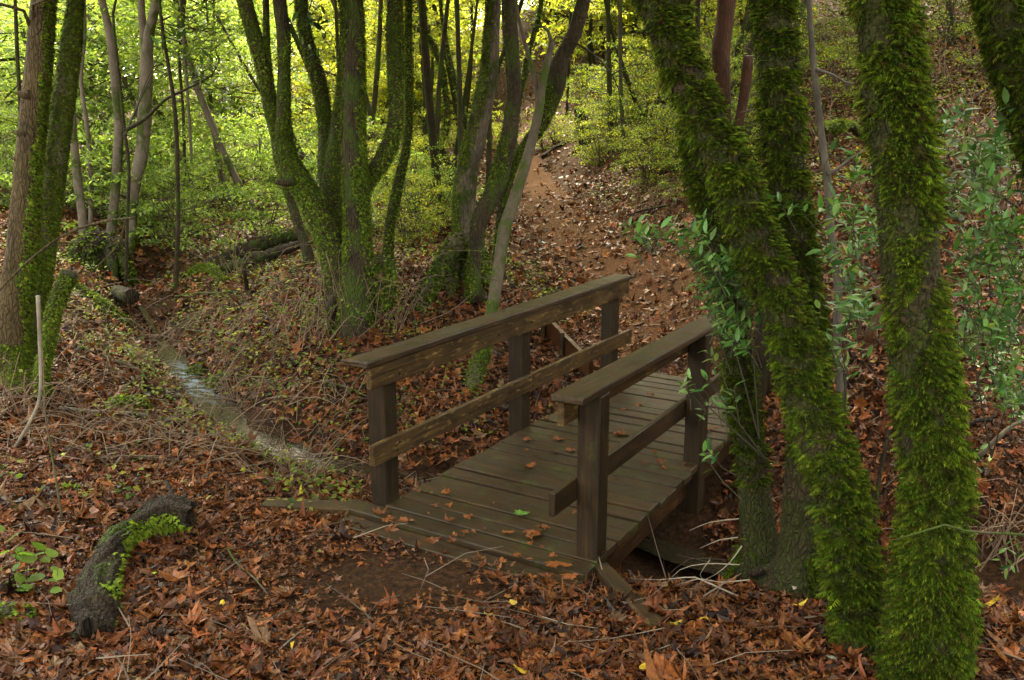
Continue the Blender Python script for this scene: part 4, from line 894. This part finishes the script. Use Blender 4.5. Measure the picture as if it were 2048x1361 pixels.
# hanging bay sprays at the top left
spray_plant('bay_branch', 'thin dark branch with drooping bay leaves reaching right from the sinuous stem', W(250, 262, 12.7), [W(x, y, 12.5) for x, y in ((360, 60), (390, 100), (420, 110), (440, 120), (380, 140), (400, 150), (350, 50), (430, 150), (330, 80), (460, 170), (470, 210), (445, 190))], .16, M_BAY, DEEP, twig=.014, cat='branch')
spray_plant('bay_branch', 'drooping bay spray hanging before the back stem of the many-stemmed tree', W(640, -40, 9.2), [W(x, y, 9.2) for x, y in ((595, 30), (610, 60), (625, 20), (590, 80), (615, 95), (640, 50), (650, 30))], .12, M_BAY, DEEP, twig=.01, cat='branch')
tb = MB(); L = [W(x, y, 12.6) for x, y in ((253, 260), (290, 238), (330, 200), (360, 185), (400, 165), (425, 150), (438, 125), (432, 105))]; base = L[0]; thin(tb, [p - base for p in L], .03, .008, 6)
o = tb.build('bare_branch', B_DARK, None, True); o.location = tuple(base); tag(o, 'long dark bare branch arching right across the left valley from the sinuous stem', 'branch')

# brambles before the many-stemmed tree
def bramble(px, py, s, label, n=26, leafn=60, seed=0, group=None, cols=GC):
    g0 = G(px, py); e = empty('bramble', tuple(g0)); tag(e, label, 'bramble', group); tw, lf = MB(), MB(); pts = []
    for _ in range(n):
        a = rng.uniform(0, 6.28); r = rng.uniform(.2, .9) * s; hgt = rng.uniform(.4, 1.0) * s; st = np.array([rng.normal() * .2 * s, rng.normal() * .12 * s, -.05])
        en = st + np.array([math.cos(a) * r, math.sin(a) * r * .6, hgt * rng.uniform(.3, .9)]); md = (st + en) / 2 + np.array([0, 0, .35 * hgt]) + rng.normal(size=3) * .08
        t = rng.uniform(.7, 1.4); thin(tw, [st, md, en], .006, .002, 3, .1, (.16 * t, .11 * t, .075 * t)); C = resample(np.array([st, md, en]), .08); pts.append(C[len(C) // 3:])
    C = np.concatenate(pts); P = C[rng.integers(len(C), size=leafn)] + rng.normal(size=(leafn, 3)) * .03; A, B, Z = rand_axes(np.array([0, -.2, 1.]) + rng.normal(size=(leafn, 3)) * .5)
    scatter(lf, LEAF4[0] * np.array([1.3, 1, 1]), LEAF4[1], P, A, B, Z, .05 * rng.uniform(.6, 1.3, leafn), pal(leafn, cols)); tw.build('cane', M_TWIG, e, True); lf.build('leaves', M_LEAF, e)
bramble(690, 655, 1.2, 'tangled brown bramble canes arching before the foot of the many-stemmed tree', 46, 110)
bramble(760, 650, 1.0, 'loose thorny canes between the many-stemmed tree and the left handrail', 34, 50)
bramble(640, 680, .9, 'leafy green bramble on the bank left of the many-stemmed tree foot', 22, 160)
bramble(60, 690, .9, 'dead tangled canes at the foot of the far left trunks', 30, 20)
bramble(20, 830, .8, 'dry brown canes at the left edge below the brown barked trunk', 34, 8)
for px, py in ((1300, 420), (1350, 330), (1680, 190), (1720, 120), (1900, 160), (1960, 260), (1940, 340), (2010, 420), (1680, 300), (1560, 60), (2000, 60)):
    bramble(px, py, rng.uniform(.9, 1.4), 'dry brushy canes with a few olive leaves on the right hand slope', 24, 60, group='dry brush on the right hand slope', cols=OLIV)
bramble(480, 560, .9, 'thin bramble on the bank near the fallen logs', 16, 60)
bramble(1995, 1120, .7, 'bare dead canes heaped in the stream cut at the right edge', 40, 6)
for px, py in ((560, 905), (600, 960), (470, 800), (690, 800)):
    bramble(px, py, .45, 'small knot of bare roots and canes beside the stream', 14, 14, group='knots of canes beside the stream')
# leafy bramble at the lower left corner
g_ = G(50, 1170); spray_plant('bramble_seedling', 'bramble with round bright green leaves at the lower left corner', g_, [W(x, y, g_[1] - .1) for x, y in ((20, 1100), (45, 1095), (70, 1110), (90, 1100), (110, 1115), (15, 1130), (60, 1140), (90, 1150), (45, 1165), (25, 1160), (120, 1160), (55, 1190), (10, 1060))], .075, M_LEAF, [(.16, .26, .05), (.12, .21, .04), (.22, .33, .07)], BROAD, (2, 4), 'bramble', .003)

# sprig on the deck
p = WZ(1042, 1033, .0); e = empty('sprig', tuple(p)); tag(e, 'small rosette of fresh green leaves lying on the bridge deck', 'sprig'); mb = MB(); n = 9; a = np.arange(n) * 2.4
B = unit(np.stack([np.cos(a), np.sin(a), np.full(n, .45)], 1)); Z = unit(np.array([0, 0, 1.]) - B * B[:, 2:]); A = np.cross(B, Z)
scatter(mb, LEAF4[0] * np.array([1.5, 1, 1]), LEAF4[1], np.tile([0, 0, .01], (n, 1)), A, B, Z, .06 * rng.uniform(.7, 1.2, n), pal(n, [(.08, .2, .03), (.12, .26, .04)])); mb.build('leaves', M_BAY, e)

# ------------------------------------------------------------------ logs, stumps, sticks
def log(name, label, pts, rad, m, mossk=None, cat='log', k=12, lump=.15, sub=None):
    """pts are world points along the log"""
    P = np.array(pts, float); base = P[0].copy(); rows = np.hstack([P - base, np.broadcast_to(np.array(rad, float).reshape(-1, 1), (len(P), 1))]); D = resample(rows, .06)
    e = empty(name, tuple(base)); tag(e, label, cat); mb = MB(); tube(mb, D[:, :3], D[:, 3], k, lump, seed=rng.integers(999), freq=6); 
    if sub: sub(mb, base)
    mb.build('wood', m, e, True)
    if mossk: mm = MB(); moss(mm, D[:, :3], D[:, 3], seed=rng.integers(99), **mossk); mm.n and mm.build('moss', M_MOSS, e)
    return e
def GP(px, py, dz=0.): p = G(px, py); p[2] += dz; return p
# driftwood in the left foreground
def driftwood():
    q = np.array([[*GP(187, 1275, .01), .09], [*GP(190, 1215, .05), .098], [*GP(212, 1155, .08), .072], [*GP(240, 1108, .10), .065], [*GP(288, 1088, .13), .06], [*GP(338, 1078, .17), .08], [*GP(384, 1082, .17), .06]])
    base = q[0, :3].copy(); e = empty('driftwood', tuple(base)); tag(e, 'gnarled dark driftwood with bright moss patches lying on the leaves at lower left', 'driftwood')
    D = resample(q - np.array([*base, 0]), .02); C, rad = D[:, :3], D[:, 3]; T, N, B = frames(C); k = 40; th = np.arange(k) / k * 2 * np.pi; s_ = np.linspace(0, 1, len(C))[:, None]
    ph = th[None] + 1.2 * np.sin(s_ * 5) + .6 * s_
    r = 1 + .30 * np.abs(np.sin(2.5 * ph)) + .14 * np.abs(np.sin(6 * ph + 2 * np.sin(s_ * 9))) - .1
    dirs = np.cos(th)[None, :, None] * N[:, None] + np.sin(th)[None, :, None] * B[:, None]; P0 = C[:, None] + dirs * rad[:, None, None]
    r = r + .22 * sn(P0.reshape(-1, 3), 7, 3).reshape(r.shape) + .07 * sn(P0.reshape(-1, 3), 24, 4).reshape(r.shape); r = np.maximum(r, .45)
    rag = np.convolve(np.tile(rng.normal(size=k), 3), np.ones(4) / 4, 'same')[k:2 * k] * .05; V = C[:, None] + dirs * (rad[:, None] * r)[..., None]; V[0] -= T[0] * np.abs(rag[:, None]) * 1.6; V[-1] += T[-1] * rag[:, None]
    n = len(C); i = np.arange(n - 1)[:, None] * k; j = np.arange(k)[None]; quads = np.stack([i + j, i + (j + 1) % k, i + k + (j + 1) % k, i + k + j], -1).reshape(-1, 4)
    V = np.vstack([V.reshape(-1, 3), C[0] - T[0] * .01, C[-1] - T[-1] * .05]); m = len(V); jj = np.arange(k)
    mb = MB(); mb.add(V, [quads, np.stack([np.full(k, m - 2), (jj + 1) % k, jj], -1), np.stack([np.full(k, m - 1), (n - 1) * k + jj, (n - 1) * k + (jj + 1) % k], -1)])
    for a, b_, c, r0 in (((338, 1082, .2), (350, 1066, .26), (340, 1046, .29), .035), ((365, 1082, .2), (376, 1066, .24), (372, 1052, .25), .03), ((300, 1088, .18), (310, 1076, .22), (318, 1070, .22), .04)):
        K = resample(np.array([GP(*p_) for p_ in (a, b_, c)]) - base, .03); tube(mb, K, np.linspace(r0, .008, len(K)), 8, .25)
    mb.build('wood', B_LOG, e); mm = MB(); g_ = dict(dens=6000, size=.022, tmpl=TUFT, cols=[(.13, .2, .012), (.18, .25, .018), (.08, .12, .01)], w=(1, 1, 1), patch=5)
    moss(mm, C, rad * 1.08, side=(.9, -.5, -.4), sidew=1.0, cover=.16, seed=4, **g_); moss(mm, C[int(n * .72):], rad[int(n * .72):] * 1.1, side=(.2, -.8, -.4), sidew=1.2, cover=.42, seed=6, **g_); mm.build('moss', M_MOSS, e)
driftwood()
# fallen logs in the back left
log('fallen_log', 'long dark fallen log sloping up to the right in the back left hollow', [W(380, 558, 14.2), W(440, 525, 14.3), W(500, 498, 14.4), W(560, 478, 14.5), W(610, 470, 14.6)], [.13, .13, .12, .1, .08], B_LOG)
log('fallen_log', 'thinner dark log lying below the long fallen log and reaching the leaning stem', [W(430, 545, 13.4), W(500, 522, 13.3), W(560, 503, 13.2), W(600, 490, 13.2)], [.09, .09, .08, .06], B_LOG)
log('mossy_log', 'small arched log thick with vivid moss below the fallen logs', [GP(372, 560, 0), GP(395, 556, .10), GP(425, 553, .10), GP(445, 568, .0)], [.06, .08, .08, .06], B_MOSSY, dict(MID, cover=1, size=.03))
log('mossy_log', 'straight mossy log sloping down the bank to the stream from the root mound', [GP(148, 585, .06), GP(180, 605, .06), GP(215, 630, .07), GP(255, 655, .02)], [.08, .08, .075, .06], B_MOSSY, dict(MID, cover=.9, size=.03))
log('mossy_log', 'short bright mossy log lying across the leaves left of the stream', [GP(210, 818, .0), GP(240, 812, .05), GP(270, 816, .05), GP(298, 812, .0)], [.04, .055, .055, .04], B_MOSSY, dict(MID, cover=1, size=.026, cols=[(.14, .2, .015), (.1, .16, .012)], w=(1, 1)))
log('fallen_branch', 'straight bare branch lying on the leaves below the short mossy log', [GP(120, 826, .05), GP(200, 836, .05), GP(280, 842, .06), GP(355, 850, .04)], [.018, .022, .024, .018], B_GREY, None, 'branch', 7, .05)
log('sawn_log', 'short dark round log end poking out beside the root mound', [GP(235, 590, .04), W(262, 594, 11.0)], [.10, .09], B_LOG, None)
log('broken_stick', 'dark upright broken stake on the bank left of the many-stemmed tree', [GP(497, 592, -.05), W(488, 540, 11.2)], [.035, .025], B_LOG, None, 'stick', 7)
log('dead_stump', 'dark tilted dead stump among the shrubs right of the path', [GP(1172, 285, -.1), GP(1172, 285, .2) + np.array([-.12, 0, .25]), GP(1172, 285, .2) + np.array([-.22, 0, .65])], [.2, .17, .12], B_LOG, None, 'stump', 12, .25)
log('fallen_branch', 'dark fallen branch along the slope right of the path below the tilted stump', [GP(1085, 318, .05), GP(1105, 305, .08), GP(1125, 292, .05)], [.05, .05, .04], B_LOG, None, 'branch', 8)
log('mossy_log', 'curved dark branch with mossy top on the right slope behind the slender sapling', [GP(1640, 262, .05), W(1672, 255, 11.6), W(1700, 252, 11.6), GP(1725, 275, .02)], [.06, .07, .06, .05], B_DARK, dict(MID, cover=.7, side=(0, 0, 1), sidew=.6))
# root mound
def mound():
    c = GP(205, 548, .0); e = empty('root_mound', tuple(c)); tag(e, 'upturned mossy root mound under the grey trunks left of the stream head', 'stump'); mb, mm = MB(), MB()
    for i in range(12):
        a = rng.uniform(0, 6.28); d = np.array([math.cos(a) * .5, math.sin(a) * .3 - .1, 0]); p0 = np.array([rng.normal() * .12, 0, rng.uniform(.3, .62)])
        C = resample(np.array([p0, p0 * .6 + d * .6 + [0, 0, .1], d * rng.uniform(1., 1.5) + [0, 0, -.1]]), .06); rr = np.linspace(.13, .05, len(C)); tube(mb, C, rr, 8, .2, seed=i)
        if i % 3: moss(mm, C, rr, 1800, .05, .7, TUFT, seed=i)
    tube(mb, np.array([(0, .1, -.2), (0, .1, .2), (-.05, .1, .55), (-.05, .1, .68)]), [.42, .38, .25, .08], 14, .25); mb.build('roots', B_LOG, e, True); mm.build('moss', M_MOSS, e)
mound()
# leaning sticks at the left and twig pile at the right
def stick(label, P, r0, r1, m=B_LICH, group=None, subs=(), cat='stick', name='stick'):
    P = np.array(P); base = P[0].copy(); mb = MB(); C = resample(P - base, .06); tube(mb, C, np.linspace(r0, r1, len(C)), 7, .08)
    for s, a, b_ in subs: thin(mb, np.array(s) - base, a, b_, 5, .06)
    o = mb.build(name, m, None, True); o.location = tuple(base); return tag(o, label, cat, group)
stick('pale lichen covered stick standing upright at the left below the mossy stub', [W(30, 895, 6.3), W(62, 840, 6.4), W(80, 790, 6.45), W(80, 700, 6.5), W(76, 592, 6.5)], .012, .016, B_PALE)
stick('bare thin branch slanting up across the far left trunks towards the forked trunk', [W(-10, 590, 7.4), W(60, 520, 7.4), W(130, 470, 7.5), W(200, 445, 7.5), W(270, 436, 7.5)], .008, .012, B_BROWN, subs=[([W(252, 440, 7.5), W(232, 495, 7.5), W(165, 560, 7.5)], .008, .005)])
stick('short grey stick rising from the leaves left of the driftwood', [GP(125, 1045, .0), W(112, 960, 5.1), W(98, 880, 5.2), W(85, 790, 5.3)], .008, .004)
stick('dark split branch end lying against the foot of the straight mossy trunk', [GP(1440, 1170, .05), W(1500, 1148, 4.75), W(1560, 1128, 4.7)], .02, .025, B_LOG)
for i, L in enumerate(([(1490, 1200), (1430, 1172), (1390, 1155), (1320, 1160), (1262, 1158)], [(1500, 1160), (1440, 1165), (1400, 1158), (1340, 1175), (1290, 1190)], [(1480, 1130), (1410, 1128), (1360, 1140), (1330, 1172)],
                       [(1484, 1092), (1460, 1125), (1430, 1150), (1400, 1165)], [(1476, 1075), (1440, 1080), (1400, 1097)], [(1478, 1038), (1420, 1045), (1378, 1062)], [(1350, 1190), (1310, 1175), (1290, 1160)], [(1420, 1120), (1400, 1150), (1410, 1170)])):
    stick('bare pale twig in the pile between the bridge and the mossy trunks', [W(x, y, 4.55 + .06 * i - .001 * (x - 1400)) for x, y in L], .006 if i == 0 else .0038, .0015, B_PALE, 'pale twigs piled by the dark stream cut', (), 'twig', 'twig')
stick('thin bent pale twig crossing the foot of the thick right trunk', [W(1792, 1080, 3.3), W(1840, 1065, 3.2), W(1890, 1050, 3.2), W(1930, 1062, 3.25), W(2048, 1070, 3.4)], .004, .006)
stick('pale forked twig lying on the leaves at the lower left', [GP(455, 1105, .03), GP(475, 1140, .04), GP(510, 1170, .04), GP(535, 1198, .03)], .006, .004, subs=[([GP(458, 1108, .03), GP(500, 1100, .03), GP(540, 1085, .03)], .004, .002)])
stick('dark thin stick leaning between the two thickest mossy trunks', [W(1770, 1135, 4.6), W(1750, 1080, 4.6), W(1755, 980, 4.6), W(1778, 860, 4.65)], .014, .012, B_DARK)
g_ = WZ(1755, 665, 1); stick('dead curled brown leaf hanging on a twig left of the thick right trunk', [W(1752, 610, 5.2), W(1762, 630, 5.2), W(1742, 655, 5.2), W(1736, 685, 5.2)], .02, .03, plain('dead leaf', (.12, .05, .02)), None, (), 'leaf', 'dead_leaf')
for px, py, dx_, dy_ in ((1940, 220, 120, -40), (1900, 300, -60, -80), (1990, 100, -90, -40), (1920, 420, 110, 25), (1980, 860, -70, 40), (1780, 270, -90, 10), (1950, 940, 90, -60), (1340, 420, -90, 30), (1560, 300, 60, -20), (1870, 60, -60, -55)):
    a, b_ = GP(px, py, .08), GP(px + dx_, py + dy_, .14); stick('bare dead branch lying on the leafy right hand slope', [a, (a + b_) / 2 + rng.normal(size=3) * .06 + [0, 0, .08], b_], .02, .012, B_LICH if px % 4 else B_LOG, 'dead branches on the right hand slope', (), 'branch', 'fallen_branch')
for px, py, dx_, dy_ in ((420, 600, 90, -8), (310, 690, 120, -60), (340, 660, 70, 15), (560, 560, 90, -25), (480, 760, 110, 60), (640, 770, 100, 40), (350, 600, 110, 5), (150, 700, 90, 40), (230, 730, 70, 50)):
    a, b_ = GP(px, py, .05), GP(px + dx_, py + dy_, .07); stick('thin bare stick lying on the stream bank', [a, (a + b_) / 2 + rng.normal(size=3) * .05 + [0, 0, .04], b_], .012, .006, B_LICH if px % 3 else B_DARK, 'thin sticks lying along the stream bank')
# moss cushions near the water
for px, py, s, lab in ((400, 745, .2, 'yellow green moss cushion at the right bank of the stream bend'), (445, 765, .22, 'larger moss cushion just below the bend of the stream'), (10, 1240, .16, 'green moss cushion cut off by the left edge near the bottom'), (135, 985, .1, 'small bright moss cushion on the leaves at the left')):
    c = GP(px, py, -.03); e = empty('moss_cushion', tuple(c)); tag(e, lab, 'moss'); mb, mm = MB(), MB(); C = np.array([(-s * .8, 0, 0), (-s * .3, 0, s * .15), (s * .3, .02, s * .15), (s * .8, .02, 0)]); C = resample(C, .04); rr = np.interp(np.linspace(-1, 1, len(C)), [-1, 0, 1], [.04, s * .45, .04])
    tube(mb, C, rr, 10, .2); mb.build('mound', B_MOSSY, e, True); moss(mm, C, rr, 3600, .03, 1.0, TUFT, cols=[(.13, .18, .015), (.09, .14, .012)], w=(1, 1)); mm.build('moss', M_MOSS, e)
